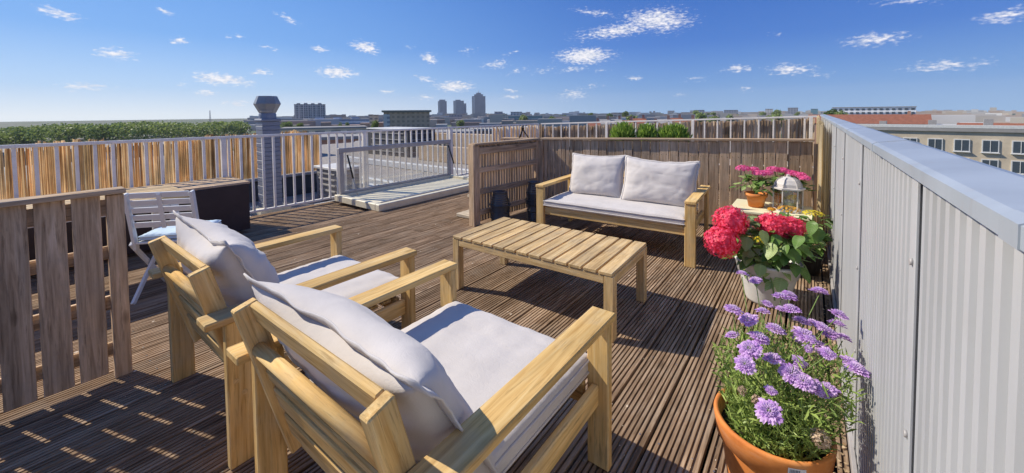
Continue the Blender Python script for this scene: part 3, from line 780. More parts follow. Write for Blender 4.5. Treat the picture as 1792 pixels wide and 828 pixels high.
# ------------------------------------------------------------------ flue
ch = empty('chimney_flue', (0, 0, 0), 0, 'blue grey square ventilation flue with a hexagonal metal cowl', 'chimney')
CX, CY = -8.15, 3.10
z = -0.35; k = 0
while z < 1.33:
    blk('flue_course', (CX - 0.15 - 0.004*(k % 2), CY - 0.15 - 0.004*(k % 2), z), (CX + 0.15 + 0.004*(k % 2), CY + 0.15 + 0.004*(k % 2), z + 0.077), CHIMM, ch, 0.006)
    z += 0.08; k += 1
blk('flue_collar', (CX - 0.17, CY - 0.17, z), (CX + 0.17, CY + 0.17, z + 0.05), CHIMM, ch, 0.01)
lathe('neck', [(0.145, z + 0.05), (0.145, z + 0.13), (0.13, z + 0.16)], CHIMM, ch, (CX, CY, 0), 24)
z += 0.13
lathe('cowl', [(0.12, z), (0.15, z + 0.05), (0.225, z + 0.20), (0.17, z + 0.335), (0.165, z + 0.345), (0.0, z + 0.345)], COWLM, ch, (CX, CY, 0), 8, False, 0.3)
cyl('bolt', (CX + 0.10, CY - 0.16, z + 0.06), (CX + 0.25, CY - 0.02, z + 0.06), 0.008, 0.008, GREYM, ch, 8)
blk('flue_base', (CX - 0.26, CY - 0.26, -0.45), (CX + 0.26, CY + 0.26, -0.28), CURBM, ch, 0.01)

# ------------------------------------------------------------------ neighbouring roof beyond the railing
ROOFT = plain('bitumen_gravel_roof', (0.30, 0.27, 0.24), 0.9, mott=0.3, mscale=5, bmp=0.3)
COPING = plain('pale_coping', (0.60, 0.60, 0.58), 0.6, mott=0.12)
DARKB = plain('dark_grey_render', (0.07, 0.07, 0.075), 0.8, mott=0.2)
MIDB = plain('grey_render', (0.30, 0.29, 0.28), 0.8, mott=0.15)
TANB = plain('tan_render', (0.50, 0.37, 0.24), 0.85, mott=0.15)
nr_ = empty('neighbour_roof', (0, 0, 0)); tag(nr_, kind='structure')
def nb(n, a, b, m, bev=0.01): return blk(n, a, b, m, nr_, bev)
nb('roof_slab', (-24, -6, -14), (-6.9, 16, -0.40), ROOFT)
nb('parapet', (-9.75, -5.5, -0.39), (-9.4, 4.75, 0.04), DARKB); nb('coping', (-9.8, -5.6, 0.042), (-9.35, 4.8, 0.09), MIDB)
nb('parapet', (-9.75, 4.85, -0.39), (-7.2, 5.05, -0.1), COPING)
nb('kerb', (-9.3, 1.2, -0.39), (-7.0, 1.4, -0.2), COPING); nb('kerb', (-9.3, 2.35, -0.39), (-7.0, 2.5, -0.22), COPING)
nb('kerb', (-7.5, 3.6, -0.39), (-7.3, 8.5, -0.25), COPING); nb('kerb', (-12.5, 5.9, -0.39), (-7.6, 6.05, -0.25), COPING)
nb('kerb', (-14.5, 8.2, -0.39), (-7.2, 8.4, -0.2), COPING)
nb('tan_wall', (-17.5, 12.3, -0.39), (-6.9, 12.6, 0.55), TANB)
nb('tan_wall', (-12.5, 10.2, -0.39), (-6.9, 10.4, 0.2), TANB)
def unit(name, a, b, m, lab, cat='roof unit', group=None, slats=0):
    r = empty(name, ((a[0]+b[0])/2, (a[1]+b[1])/2, a[2]), 0, lab, cat, group)
    hx, hy, hz = abs(b[0]-a[0])/2, abs(b[1]-a[1])/2, b[2]-a[2]
    blk('housing', (-hx, -hy, 0), (hx, hy, hz), m, r, 0.02)
    blk('lid', (-hx-0.04, -hy-0.04, hz+0.002), (hx+0.04, hy+0.04, hz+0.06), COPING, r, 0.01)
    for k in range(slats):
        zz = hz*(0.15 + 0.7*k/max(1, slats-1))
        blk('louvre', (-hx*0.8, -hy-0.03, zz), (hx*0.8, -hy-0.003, zz+0.035), MIDB, r, 0.005)
        blk('louvre', (hx+0.003, -hy*0.8, zz), (hx+0.03, hy*0.8, zz+0.035), MIDB, r, 0.005)
    return r
unit('roof_unit', (-8.6, 4.2, -0.4), (-7.7, 4.7, 0.28), MIDB, 'grey louvred roof unit just right of the flue', slats=5)
unit('roof_unit', (-16.5, 10.5, -0.4), (-13.5, 12.0, 0.75), DARKB, 'dark flat rooftop housing far behind the skylight lid', slats=4)
unit('roof_unit', (-11.0, 13.1, -0.4), (-8.2, 15.0, 0.75), DARKB, 'dark rooftop housing behind the tan wall', slats=5)
unit('roof_unit', (-20.5, 7.0, -0.4), (-18.0, 9.0, 0.5), MIDB, 'pale rooftop housing at the far left of the neighbouring roof', slats=3)
unit('roof_unit', (-8.9, 0.3, -0.4), (-7.6, 0.9, 0.02), MIDB, 'low grey roof unit beyond the railing near the storage bench', slats=2)

# ------------------------------------------------------------------ chairs, bench, table
def back_frame(r, xin, ytop, ztop, dyb, zbot, post_w, n_bars):
    """raked side posts and the rails between them; xin = outer face of the posts"""
    rk = R(15.5); up = Vector((0, -math.sin(rk), math.cos(rk))); fw = Vector((0, math.cos(rk), math.sin(rk)))
    top = Vector((0, ytop, ztop)); Ln = (ztop - zbot)/math.cos(rk)
    for s in (-1, 1):
        c = Vector((s*(xin - 0.018), 0, 0)) + top + fw*post_w/2
        plank('back_post', c - up*Ln, c, post_w, 0.036, fw, TEAK, r, 0.004)
    w_ = xin - 0.037
    def bar(dist, off, h, t, nm='back_slat'):
        c = top - up*dist + fw*off
        plank(nm, c + Vector((-w_, 0, 0)), c + Vector((w_, 0, 0)), h, t, up, TEAK, r, 0.005)
    bar(0.036, post_w - 0.014, 0.072, 0.026, 'top_rail')
    c = top - up*0.165 + fw*0.026
    cyl('back_bar', c + Vector((-w_, 0, 0)), c + Vector((w_, 0, 0)), 0.023, 0.023, TEAK, r, 16)
    bar(0.265, 0.030, 0.045, 0.024); bar(0.365, 0.030, 0.085, 0.024); bar(0.485, 0.030, 0.095, 0.024)
    return up, fw
def armchair(x, y, rz, hw, label, seed):
    r = empty('wooden_armchair', (x, y, 0), rz, label, 'armchair', 'wooden armchairs with white cushions')
    AH = 0.64
    for s in (-1, 1):
        plank('armrest', (s*(hw - 0.052), -1.03, AH - 0.015), (s*(hw - 0.052), 0.0, AH - 0.015), 0.104, 0.029, (1, 0, 0), TEAK, r, 0.004)
        plank('leg', (s*(hw - 0.058), -0.03, 0), (s*(hw - 0.058), -0.03, AH - 0.031), 0.092, 0.040, (1, 0, 0), TEAK, r, 0.004)
        plank('leg', (s*(hw - 0.030), -0.91, 0), (s*(hw - 0.030), -0.91, AH - 0.031), 0.10, 0.036, (0, 1, 0), TEAK, r, 0.004)
        for (yy, zz) in ((-0.89, 0.56), (-0.93, 0.36), (-0.90, 0.30)):
            cyl('plug', (s*(hw - 0.0125), yy, zz), (s*(hw - 0.0105), yy, zz), 0.011, 0.011, TEAKT, r, 10)
        plank('side_rail', (s*(hw - 0.066), -0.86, 0.305), (s*(hw - 0.066), -0.052, 0.305), 0.085, 0.030, (0, 0, 1), TEAK, r, 0.004)
    xi = hw - 0.106
    plank('front_rail', (-xi, -0.07, 0.305), (xi, -0.07, 0.305), 0.085, 0.028, (0, 0, 1), TEAK, r, 0.004)
    plank('rear_rail', (-xi + 0.04, -0.84, 0.275), (xi - 0.04, -0.84, 0.275), 0.085, 0.028, (0, 0, 1), TEAK, r, 0.004)
    for k in range(8):
        yy = -0.13 - k*0.088
        plank('seat_slat', (-xi + 0.02, yy, 0.338), (xi - 0.02, yy, 0.338), 0.06, 0.018, (0, 1, 0), TEAK, r, 0.003)
    up, fw = back_frame(r, xi, -1.045, 0.812, 0, 0.22, 0.072, 3)
    return r, xi
def at(r, x, y, z): return r.matrix_basis @ Vector((x, y, z)) if False else Matrix.Translation(r.location) @ Matrix.Rotation(r.rotation_euler.z, 4, 'Z') @ Vector((x, y, z))
def base(r): return Matrix.Translation(r.location) @ Matrix.Rotation(r.rotation_euler.z, 4, 'Z')
def lean(x, y, z, ang, roll=0.0, yaw=0.0):
    return Matrix.Translation((x, y, z)) @ Matrix.Rotation(yaw, 4, 'Z') @ Matrix.Rotation(R(90) + ang, 4, 'X') @ Matrix.Rotation(roll, 4, 'Z')

A, xi = armchair(-1.112, 1.485, 0, 0.500, 'pale wooden armchair nearest the camera, its back frame towards the viewer', 1)
def put(fn, name, r, M, lab, cat, grp, *a, **k):
    o = fn(name, *a, parent=None, M=base(r) @ M, **k); return tag(o, lab, cat, grp)
put(seat_pad, 'seat_cushion', A, Matrix.Translation((0, -0.43, 0.405)), 'flat off-white seat cushion on the nearest armchair', 'cushion', 'seat cushions', 0.80, 0.83, 0.105, 3)
put(pillow, 'back_cushion', A, lean(-0.065, -0.775, 0.615, R(30), 0.01), 'large puffy off-white back cushion leaning on the nearest armchair', 'cushion', 'back cushions', 0.98, 0.54, 0.25, 5, flange=0.034, sag=0.03, flop=0.03, ear=0.09)
Bc, xi = armchair(-2.310, 1.485, 0, 0.465, 'pale wooden armchair on the left, behind the nearest armchair', 2)
put(seat_pad, 'seat_cushion', Bc, Matrix.Translation((0, -0.43, 0.405)), 'flat off-white seat cushion on the left armchair', 'cushion', 'seat cushions', 0.73, 0.83, 0.105, 8)
put(pillow, 'back_cushion', Bc, lean(-0.01, -0.80, 0.655, R(22), -0.02), 'crumpled off-white back cushion leaning on the left armchair', 'cushion', 'back cushions', 0.76, 0.58, 0.27, 12, flange=0.024, sag=0.05, flop=0.02, crease=1.5)

# bench
S = empty('wooden_bench', (-1.668, 3.790, 0), R(3.3), 'pale wooden two-seat bench with white cushions against the board fence', 'bench')
hw = 0.85; AH = 0.62
for s in (-1, 1):
    plank('armrest', (s*(hw - 0.05), 0, AH - 0.015), (s*(hw - 0.05), 0.95, AH - 0.015), 0.10, 0.03, (1, 0, 0), TEAK, S, 0.004)
    plank('leg', (s*(hw - 0.052), 0.03, 0), (s*(hw - 0.052), 0.03, AH - 0.032), 0.094, 0.045, (1, 0, 0), TEAK, S, 0.004)
    plank('leg', (s*(hw - 0.03), 0.86, 0), (s*(hw - 0.03), 0.86, AH - 0.032), 0.09, 0.036, (0, 1, 0), TEAK, S, 0.004)
    plank('side_rail', (s*(hw - 0.062), 0.056, 0.325), (s*(hw - 0.062), 0.81, 0.325), 0.085, 0.03, (0, 0, 1), TEAK, S, 0.004)
    c0 = Vector((s*(hw - 0.13), 0.66, 0.28)); plank('back_post', c0, c0 + Vector((0, 0.125, 0.45)), 0.07, 0.036, (0, 1, -0.27), TEAK, S, 0.004)
plank('front_rail', (-hw + 0.10, 0.045, 0.328), (hw - 0.10, 0.045, 0.328), 0.085, 0.03, (0, 0, 1), TEAK, S, 0.004)
plank('rear_rail', (-hw + 0.15, 0.70, 0.325), (hw - 0.15, 0.70, 0.325), 0.085, 0.03, (0, 0, 1), TEAK, S, 0.004)
for k in range(7): plank('seat_slat', (-hw + 0.09, 0.12 + k*0.088, 0.362), (hw - 0.09, 0.12 + k*0.088, 0.362), 0.06, 0.018, (0, 1, 0), TEAK, S, 0.003)
for zz, yy in ((0.69, 0.80), (0.60, 0.775), (0.51, 0.75)): plank('back_slat', (-hw + 0.15, yy, zz), (hw - 0.15, yy, zz), 0.07, 0.022, (0, 0.27, 1), TEAK, S, 0.003)
put(seat_pad, 'seat_cushion', S, Matrix.Translation((0, 0.38, 0.415)), 'long flat off-white seat cushion on the wooden bench', 'cushion', 'seat cushions', 1.50, 0.74, 0.10, 21)
put(pillow, 'back_cushion', S, lean(-0.325, 0.54, 0.695, R(-16), 0.015), 'left off-white back cushion on the wooden bench', 'cushion', 'back cushions', 0.66, 0.50, 0.19, 31, flange=0.014, sag=0.012, crease=0.7)
put(pillow, 'back_cushion', S, lean(0.400, 0.50, 0.690, R(-18), -0.03, R(2)), 'right off-white back cushion on the wooden bench, overlapping the left one', 'cushion', 'back cushions', 0.76, 0.50, 0.20, 36, flange=0.016, sag=0.025, crease=0.9)
t_ = pillow('cushion_tie', 0.10, 0.09, 0.05, 4, None, base(S) @ lean(hw - 0.10, 0.26, 0.50, 0, 0.4, R(80)), crease=3); tag(t_, 'small white cloth tie knotted below the right bench arm', 'tie')

# coffee table
T = empty('coffee_table', (-2.342, 2.246, 0), R(1.7), 'low slatted wooden coffee table in front of the bench', 'table')
TL, TW, TH = 1.382, 0.70, 0.443
for (x, y) in ((0.033, 0.033), (TL - 0.033, 0.033), (0.033, TW - 0.033), (TL - 0.033, TW - 0.033)):
    plank('leg', (x, y, 0), (x, y, TH - 0.023), 0.064, 0.064, (1, 0, 0), TEAKT, T, 0.004)
for y in (0.016, TW - 0.016): plank('apron', (0.066, y, 0.392), (TL - 0.066, y, 0.392), 0.056, 0.026, (0, 0, 1), TEAKT, T, 0.003)
for x in (0.016, TL - 0.016): plank('apron', (x, 0.066, 0.392), (x, TW - 0.066, 0.392), 0.056, 0.026, (0, 0, 1), TEAKT, T, 0.003)
plank('centre_rail', (0.05, TW/2, 0.398), (TL - 0.05, TW/2, 0.398), 0.04, 0.03, (0, 0, 1), TEAKT, T, 0.003)
NS = 13; sp = TL/NS
for k in range(NS):
    plank('slat', ((k + 0.5)*sp, -0.002, TH - 0.011), ((k + 0.5)*sp, TW + 0.002, TH - 0.011), sp - 0.014, 0.022, (1, 0, 0), TEAKT, T, 0.003)

# white slatted garden chair and the wooden dining table at the left
W = empty('garden_chair', (-4.08, 0.80, 0), R(50), 'white slatted folding garden chair with a pale blue seat cushion', 'chair')
for s in (-1, 1):
    plank('back_post', (s*0.22, 0.0, 0.40), (s*0.22, -0.09, 0.86), 0.045, 0.022, (0, 1, 0), WPAINT, W, 0.003)
    plank('leg', (s*0.20, -0.10, 0), (s*0.20, 0.34, 0.44), 0.036, 0.02, (0, 1, -1), WPAINT, W, 0.003)
    plank('leg', (s*0.23, 0.36, 0), (s*0.23, -0.04, 0.46), 0.036, 0.02, (0, 1, 1), WPAINT, W, 0.003)
for k in range(5): plank('back_slat', (-0.20, -0.037 - k*0.012, 0.60 + k*0.06), (0.20, -0.037 - k*0.012, 0.60 + k*0.06), 0.044, 0.014, (0, -0.19, 1), WPAINT, W, 0.003)
plank('back_stile', (0.0, -0.045, 0.57), (0.0, -0.10, 0.85), 0.03, 0.012, (1, 0, 0), WPAINT, W, 0.003)
for k in range(7): plank('seat_slat', (-0.21, 0.0 + k*0.058, 0.45), (0.21, 0.0 + k*0.058, 0.45), 0.045, 0.016, (0, 1, 0), WPAINT, W, 0.003)
plank('stretcher', (-0.2, 0.30, 0.06), (0.2, 0.30, 0.06), 0.03, 0.02, (0, 0, 1), WPAINT, W, 0.003)
b_ = put(seat_pad, 'seat_cushion', W, Matrix.Translation((0, 0.19, 0.485)), 'pale blue seat cushion on the white garden chair', 'cushion', None, 0.40, 0.38, 0.05, 41, m=BLUEF)
G = empty('dining_table', (-4.95, 0.20, 0), R(0), 'wooden slatted dining table beside the white garden chair', 'table')
for (x, y) in ((-0.35, -0.75), (0.35, -0.75), (-0.35, 0.75), (0.35, 0.75)): plank('leg', (x, y, 0), (x, y, 0.70), 0.06, 0.06, (1, 0, 0), WPAINT, G, 0.004)
for y in (-0.75, 0.75): plank('apron', (-0.32, y, 0.665), (0.32, y, 0.665), 0.07, 0.025, (0, 0, 1), WPAINT, G)
for x in (-0.35, 0.35): plank('apron', (x, -0.72, 0.665), (x, 0.72, 0.665), 0.07, 0.025, (0, 0, 1), WPAINT, G)
for k in range(8): plank('table_board', (-0.40 + 0.05 + k*0.1, -0.88, 0.715), (-0.40 + 0.05 + k*0.1, 0.88, 0.715), 0.092, 0.026, (1, 0, 0), GOLD, G)

# ------------------------------------------------------------------ side table, lantern
ST = empty('side_table', (0, 0, 0), 0, 'small wooden side table with a cream top in the corner', 'table')
blk('table_top', (-0.655, 4.50, 0.425), (0.03, 5.08, 0.45), CREAM, ST, 0.004)
for (x, y) in ((-0.62, 4.54), (-0.01, 4.54), (-0.62, 5.04), (-0.01, 5.04)): blk('leg', (x - 0.025, y - 0.025, 0), (x + 0.025, y + 0.025, 0.423), TEAK, ST)
blk('shelf', (-0.6, 4.57, 0.12), (-0.03, 5.01, 0.14), TEAK, ST)
LN = empty('lantern', (-0.17, 4.74, 0.451), R(12), 'white metal lantern with a domed top standing on the cream side table', 'lantern')
LW = plain('lantern_white_metal', (0.60, 0.56, 0.52), 0.35, mott=0.15, mscale=20)
LN.scale = (1.06, 1.06, 1.08); hr = 0.125; n = 6
lathe('base', [(0.0, 0.0), (hr, 0.0), (hr, 0.02), (hr - 0.012, 0.024), (0.0, 0.024)], LW, LN, n=n, smooth=False)
for k in range(n):
    a = k*2*math.pi/n; x, y = (hr - 0.01)*math.cos(a), (hr - 0.01)*math.sin(a)
    plank('corner_bar', (x, y, 0.022), (x, y, 0.205), 0.010, 0.010, (-math.sin(a), math.cos(a), 0), LW, LN, 0.002)
    a2 = a + math.pi/n; rr = (hr - 0.012)*math.cos(math.pi/n); wd = 2*(hr - 0.012)*math.sin(math.pi/n) - 0.016
    p = Vector((rr*math.cos(a2), rr*math.sin(a2), 0)); t = Vector((-math.sin(a2), math.cos(a2), 0))
    plank('pane', p + Vector((0, 0, 0.026)), p + Vector((0, 0, 0.20)), round(wd, 4), 0.002, t, LGLASS, LN, 0)
lathe('eave', [(hr - 0.03, 0.205), (hr + 0.012, 0.205), (hr + 0.012, 0.218), (hr - 0.02, 0.222)], LW, LN, n=n, smooth=False)
lathe('dome', [(hr - 0.018, 0.222), (hr - 0.022, 0.25), (hr - 0.045, 0.285), (hr - 0.085, 0.308), (0.02, 0.315), (0.014, 0.318), (0.014, 0.335), (0.0, 0.338)], LW, LN, n=n, smooth=False)
for k in range(n):
    a = k*2*math.pi/n
    pts = [(hr - 0.014, 0.222), (hr - 0.018, 0.25), (hr - 0.041, 0.287), (hr - 0.081, 0.311)]
    for (r0, z0), (r1, z1) in zip(pts, pts[1:]):
        plank('dome_rib', (r0*math.cos(a), r0*math.sin(a), z0), (r1*math.cos(a), r1*math.sin(a), z1), 0.008, 0.006, (-math.sin(a), math.cos(a), 0), LW, LN, 0)
WAX = plain('candle_wax', (0.75, 0.68, 0.55), 0.5)
lathe('candle', [(0.0, 0.025), (0.034, 0.025), (0.034, 0.10), (0.03, 0.105), (0.0, 0.10)], WAX, None, LN.location, 20)
cd = bpy.data.objects['candle']; tag(cd, 'thick cream candle inside the white lantern', 'candle')

# ------------------------------------------------------------------ plants
def leaf_mesh(L, Wd, m, curl=0.25, fold=0.25, name='leaf', point=1.0):
    vs, fs = [], []; n = 7
    for i in range(n + 1):
        t = i/n; w_ = Wd/2*math.sin(math.pi*min(1, t**0.75))**0.8*(1 - 0.25*point*t); y = L*t
        z = -curl*L*t*t + 0.03*L*math.sin(t*9)
        for s in (-1, -0.5, 0, 0.5, 1):
            vs.append((s*w_, y, z + abs(s)*w_*fold + 0.02*L*math.sin(t*14)*abs(s)))
    for i in range(n):
        for k in range(4): fs.append((i*5+k, i*5+k+1, (i+1)*5+k+1, (i+1)*5+k))
    return mesh(name, vs, fs, m, True)
def floret_head(name, c, rx, ry, rz, n, ps, m, parent, seed, M=None, dome=-1.0, pet=4):
    rnd = random.Random(seed); vs, fs = [], []
    for i in range(n):
        zz = 1 - (i + 0.5)/n*(1 - dome); a = i*2.39996 + rnd.uniform(-0.3, 0.3); rr = math.sqrt(max(0, 1 - zz*zz))
        N = Vector((rr*math.cos(a), rr*math.sin(a), zz)); k = 1 + rnd.uniform(-0.10, 0.05)
        P_ = Vector((N.x*rx*k, N.y*ry*k, N.z*rz*k)); N = Vector((N.x/rx, N.y/ry, N.z/rz)).normalized()
        N = (N + Vector((rnd.uniform(-.35, .35), rnd.uniform(-.35, .35), rnd.uniform(-.2, .35)))).normalized()
        t1 = N.orthogonal().normalized(); t1 = Matrix.Rotation(rnd.uniform(0, 6.28), 3, N) @ t1; t2 = N.cross(t1)
        s = ps*rnd.uniform(0.75, 1.2)
        for q in range(pet):
            an = q*2*math.pi/pet; u = t1*math.cos(an) + t2*math.sin(an); v = t2*math.cos(an) - t1*math.sin(an)
            b0 = len(vs); up = N*s*rnd.uniform(0.0, 0.35)
            wv = 1.9/pet*1.9
            vs += [P_, P_ + u*s*0.55 + v*s*0.5*wv/1.2 + up*0.4, P_ + u*s + up, P_ + u*s*0.55 - v*s*0.5*wv/1.2 + up*0.4]
            fs.append((b0, b0+1, b0+2, b0+3))
    # dark core so that no sky shows through
    o = link(name, mesh(name, [v + Vector(c) for v in vs], fs, m), parent, M)
    return o
def stem(name, pts, r, m, parent, n=5):
    vs, fs = [], []; pts = [Vector(p) for p in pts]
    for i, p in enumerate(pts):
        t = (pts[min(i+1, len(pts)-1)] - pts[max(i-1, 0)]).normalized(); a = t.orthogonal().normalized(); b = t.cross(a)
        for k in range(n):
            an = 2*math.pi*k/n; vs.append(p + a*r*math.cos(an) + b*r*math.sin(an))
    for i in range(len(pts)-1):
        for k in range(n): fs.append((i*n+k, i*n+(k+1) % n, (i+1)*n+(k+1) % n, (i+1)*n+k))
    return link(name, mesh(name, vs, fs, m, True), parent)
def leaf_at(me, p, yaw, pitch, roll, s, parent, name='leaf'):
    M = Matrix.Translation(p) @ Matrix.Rotation(yaw, 4, 'Z') @ Matrix.Rotation(pitch, 4, 'X') @ Matrix.Rotation(roll, 4, 'Y') @ Matrix.Scale(s, 4)
    return link(name, me, parent, M)

STEMM = plain('green_stem', (0.16, 0.24, 0.06), 0.6)
# --- hydrangea in the pale grey pot
HX, HY = -0.245, 3.52
hp = empty('potted_hydrangea', (HX, HY, 0), 0, 'large crimson hydrangea in a pale grey pot beside the grey wall', 'potted plant')
lathe('pot', [(0.0, 0.004), (0.135, 0.004), (0.142, 0.02), (0.165, 0.12), (0.185, 0.20), (0.187, 0.215), (0.20, 0.222), (0.215, 0.30), (0.222, 0.305), (0.222, 0.322), (0.206, 0.322), (0.19, 0.26), (0.0, 0.255)], POTG, hp, n=48)
lathe('soil', [(0.0, 0.285), (0.1, 0.29), (0.198, 0.278)], SOIL, hp, n=24)
lD = [leaf_mesh(0.13, 0.095, LEAF_D, 0.25, 0.2), leaf_mesh(0.11, 0.085, LEAF_D, 0.4, 0.15)]
lV = [leaf_mesh(0.12, 0.10, LEAF_V, 0.2, 0.12), leaf_mesh(0.10, 0.07, LEAF_V, 0.3, 0.25)]
lW = leaf_mesh(0.13, 0.115, LEAF_V, 0.15, 0.08)
rp = random.Random(17)
for k in range(105):
    a = rp.uniform(0, 6.283); e = rp.uniform(-0.25, 1.25); rr = rp.uniform(0.13, 0.24)
    p = Vector((math.cos(a)*rr*math.cos(e)*1.05, math.sin(a)*rr*math.cos(e), 0.36 + 0.20*math.sin(e)))
    leaf_at(rp.choice(lD if rp.random() < 0.72 else lV), p, a - math.pi/2 + rp.uniform(-.5, .5), rp.uniform(-0.6, 0.5), rp.uniform(-0.5, 0.5), rp.uniform(0.7, 1.15), hp)
for (p, s) in (((-0.105, -0.14, 0.285), 1.0), ((0.0, -0.16, 0.34), 0.95), ((-0.04, -0.17, 0.26), 0.9), ((0.05, -0.20, 0.22), 0.9), ((0.09, -0.12, 0.20), 1.0),
               ((-0.03, -0.10, 0.36), 1.0), ((-0.12, -0.06, 0.30), 0.9), ((0.10, -0.18, 0.26), 1.0)):
    leaf_at(rp.choice(lV if s < 0.97 or p[2] > 0.25 else lD), Vector(p), math.pi - 0.2 + rp.uniform(-.5, .5), rp.uniform(-0.9, -0.3), rp.uniform(-0.4, 0.4), s, hp)
for k, (lx, ly, lz, ls_) in enumerate([(-0.104, -0.19, 0.377, 0.13), (0.026, -0.19, 0.455, 0.13), (-0.035, -0.19, 0.544, 0.11), (0.11, -0.19, 0.456, 0.1), (0.191, -0.15, 0.513, 0.12), (0.072, -0.20, 0.341, 0.12),
        (0.165, -0.17, 0.322, 0.1), (0.039, -0.21, 0.241, 0.1), (-0.031, -0.21, 0.308, 0.1), (-0.149, -0.17, 0.419, 0.12), (0.227, -0.12, 0.456, 0.11), (0.01, -0.19, 0.368, 0.1), (0.112, -0.19, 0.383, 0.12),
        (0.277, -0.05, 0.601, 0.13), (0.31, -0.03, 0.557, 0.12), (-0.177, -0.14, 0.33, 0.1), (-0.098, -0.18, 0.476, 0.11), (0.056, -0.18, 0.511, 0.11), (0.154, -0.16, 0.424, 0.11), (0.24, -0.02, 0.50, 0.12)]):
    leaf_at(lW if k in (0, 1, 2, 8, 16) else lD[k % 2], Vector((lx + rp.uniform(-.02, .02), ly + (-0.03 if k in (0, 1, 2, 8, 16) else 0.03), lz + ls_*0.45)), math.pi + rp.uniform(-.6, .6), rp.uniform(-1.1, -0.35), rp.uniform(-0.5, 0.5), ls_/0.13, hp)
for k in range(16): leaf_at(lV[1], Vector((-0.10 + rp.uniform(-.035, .035), -0.12 + rp.uniform(-.03, .03), 0.50 + 0.009*k)), rp.uniform(0, 6.28), rp.uniform(-0.2, 0.7), 0, 0.85, hp)
for k, (c, r_, nn, sd) in enumerate((((-0.225, -0.19, 0.612), (0.118, 0.118, 0.112), 190, 1), ((-0.262, -0.32, 0.490), (0.118, 0.118, 0.115), 190, 2),
                      ((0.03, -0.02, 0.585), (0.115, 0.115, 0.095), 170, 3), ((0.135, 0.045, 0.565), (0.105, 0.105, 0.088), 150, 4))):
    core = lathe('flower_core', [(0.001, -r_[2]*0.85)] + [(r_[0]*0.85*math.cos(t*math.pi/8), r_[2]*0.85*math.sin(t*math.pi/8)) for t in range(-3, 4)] + [(0.001, r_[2]*0.85)], PET_R, hp, c, 16)
    floret_head('flower_head', c, *r_, nn, 0.021, PET_R, hp, sd)
    stem('stem', [(0.02*k, 0, 0.27), (c[0]*0.5, c[1]*0.5, 0.42), (c[0], c[1], c[2] - r_[2]*0.7)], 0.006, STEMM, hp)
floret_head('flower_bud', (-0.035, -0.215, 0.515), 0.042, 0.042, 0.026, 40, 0.012, PET_Y, hp, 9, dome=0.0)
stem('stem', [(0.02, -0.15, 0.28), (0.05, -0.25, 0.22), (0.065, -0.27, 0.12)], 0.006, STEMM, hp)

# --- small pots with pink flowers on the side table
def pink_pot(x, y, z, lab, seed, heads, pot=True):
    r = empty('potted_geranium', (x, y, z), 0, lab, 'potted plant', 'pink flowers on the side table'); rr = random.Random(seed)
    lathe('pot', [(0.0, 0.002), (0.068, 0.002), (0.088, 0.105), (0.100, 0.108), (0.107, 0.145), (0.095, 0.145), (0.085, 0.12), (0.0, 0.118)], TERRA, r, n=32)
    lathe('soil', [(0.0, 0.125), (0.088, 0.122)], SOIL, r, n=20)
    ls = [leaf_mesh(0.085, 0.075, LEAF_D, 0.3, 0.2), leaf_mesh(0.08, 0.06, LEAF_V, 0.3, 0.2)]
    for k in range(70):
        a = rr.uniform(0, 6.283); e = rr.uniform(-0.2, 1.3); q = rr.uniform(0.07, 0.15)
        p = Vector((math.cos(a)*q*math.cos(e)*1.3, math.sin(a)*q*math.cos(e)*1.3, 0.19 + 0.12*math.sin(e)))
        leaf_at(ls[0] if rr.random() < 0.7 else ls[1], p, a - math.pi/2, rr.uniform(-0.4, 0.6), rr.uniform(-.4, .4), rr.uniform(0.7, 1.1), r)
    for i, (hx_, hy_, hz_, hr_) in enumerate(heads):
        floret_head('flower_head', (hx_, hy_, hz_), hr_, hr_, hr_*0.5, 75, 0.017, PET_M, r, seed + i, dome=-0.25, pet=5)
        stem('stem', [(0, 0, 0.12), (hx_*0.5, hy_*0.5, 0.24), (hx_, hy_, hz_)], 0.004, STEMM, r)
pink_pot(-0.44, 4.76, 0.451, 'pink flowering plant in a terracotta pot, left of the lantern on the side table', 51,
         [(-0.11, -0.10, 0.40, 0.065), (0.03, -0.06, 0.355, 0.062), (0.09, 0.0, 0.36, 0.055), (-0.03, 0.04, 0.38, 0.05)])
pink_pot(-0.19, 4.985, 0.451, 'pink flowering plant behind the lantern on the side table', 61,
         [(-0.12, 0.0, 0.37, 0.06), (-0.04, 0.03, 0.36, 0.06), (0.04, 0.02, 0.34, 0.06), (0.11, 0.0, 0.33, 0.055), (0.15, -0.06, 0.31, 0.045)])

# --- orange and yellow flowering plants behind the hydrangea
def leafy_pot(x, y, lab, m, seed, h, heads, r_=0.09):
    r = empty('potted_flowers', (x, y, 0), 0, lab, 'potted plant', 'potted plants behind the hydrangea'); rr = random.Random(seed)
    lathe('pot', [(0.0, 0.003), (r_*0.75, 0.003), (r_, 0.16), (r_*1.12, 0.165), (r_*1.12, 0.2), (r_*0.95, 0.2), (r_*0.9, 0.17), (0, 0.165)], BLACKP, r, n=28)
    ls = [leaf_mesh(0.10, 0.075, LEAF_D, 0.3, 0.2), leaf_mesh(0.09, 0.065, LEAF_V, 0.3, 0.2)]
    for k in range(60):
        a = rr.uniform(0, 6.283); q = rr.uniform(0.03, 0.12); zz = rr.uniform(0.2, h - 0.04)
        leaf_at(ls[0] if rr.random() < 0.6 else ls[1], Vector((math.cos(a)*q, math.sin(a)*q, zz)), a - math.pi/2, rr.uniform(-0.4, 0.6), rr.uniform(-.4, .4), rr.uniform(0.7, 1.1), r)
    for i, (hx_, hy_, hr_) in enumerate(heads):
        floret_head('flower_head', (hx_, hy_, h), hr_, hr_, hr_*0.4, 80, 0.011, m, r, seed + i, dome=-0.1, pet=5)
        stem('stem', [(0, 0, 0.17), (hx_*0.5, hy_*0.5, h*0.6), (hx_, hy_, h)], 0.006, STEMM, r)
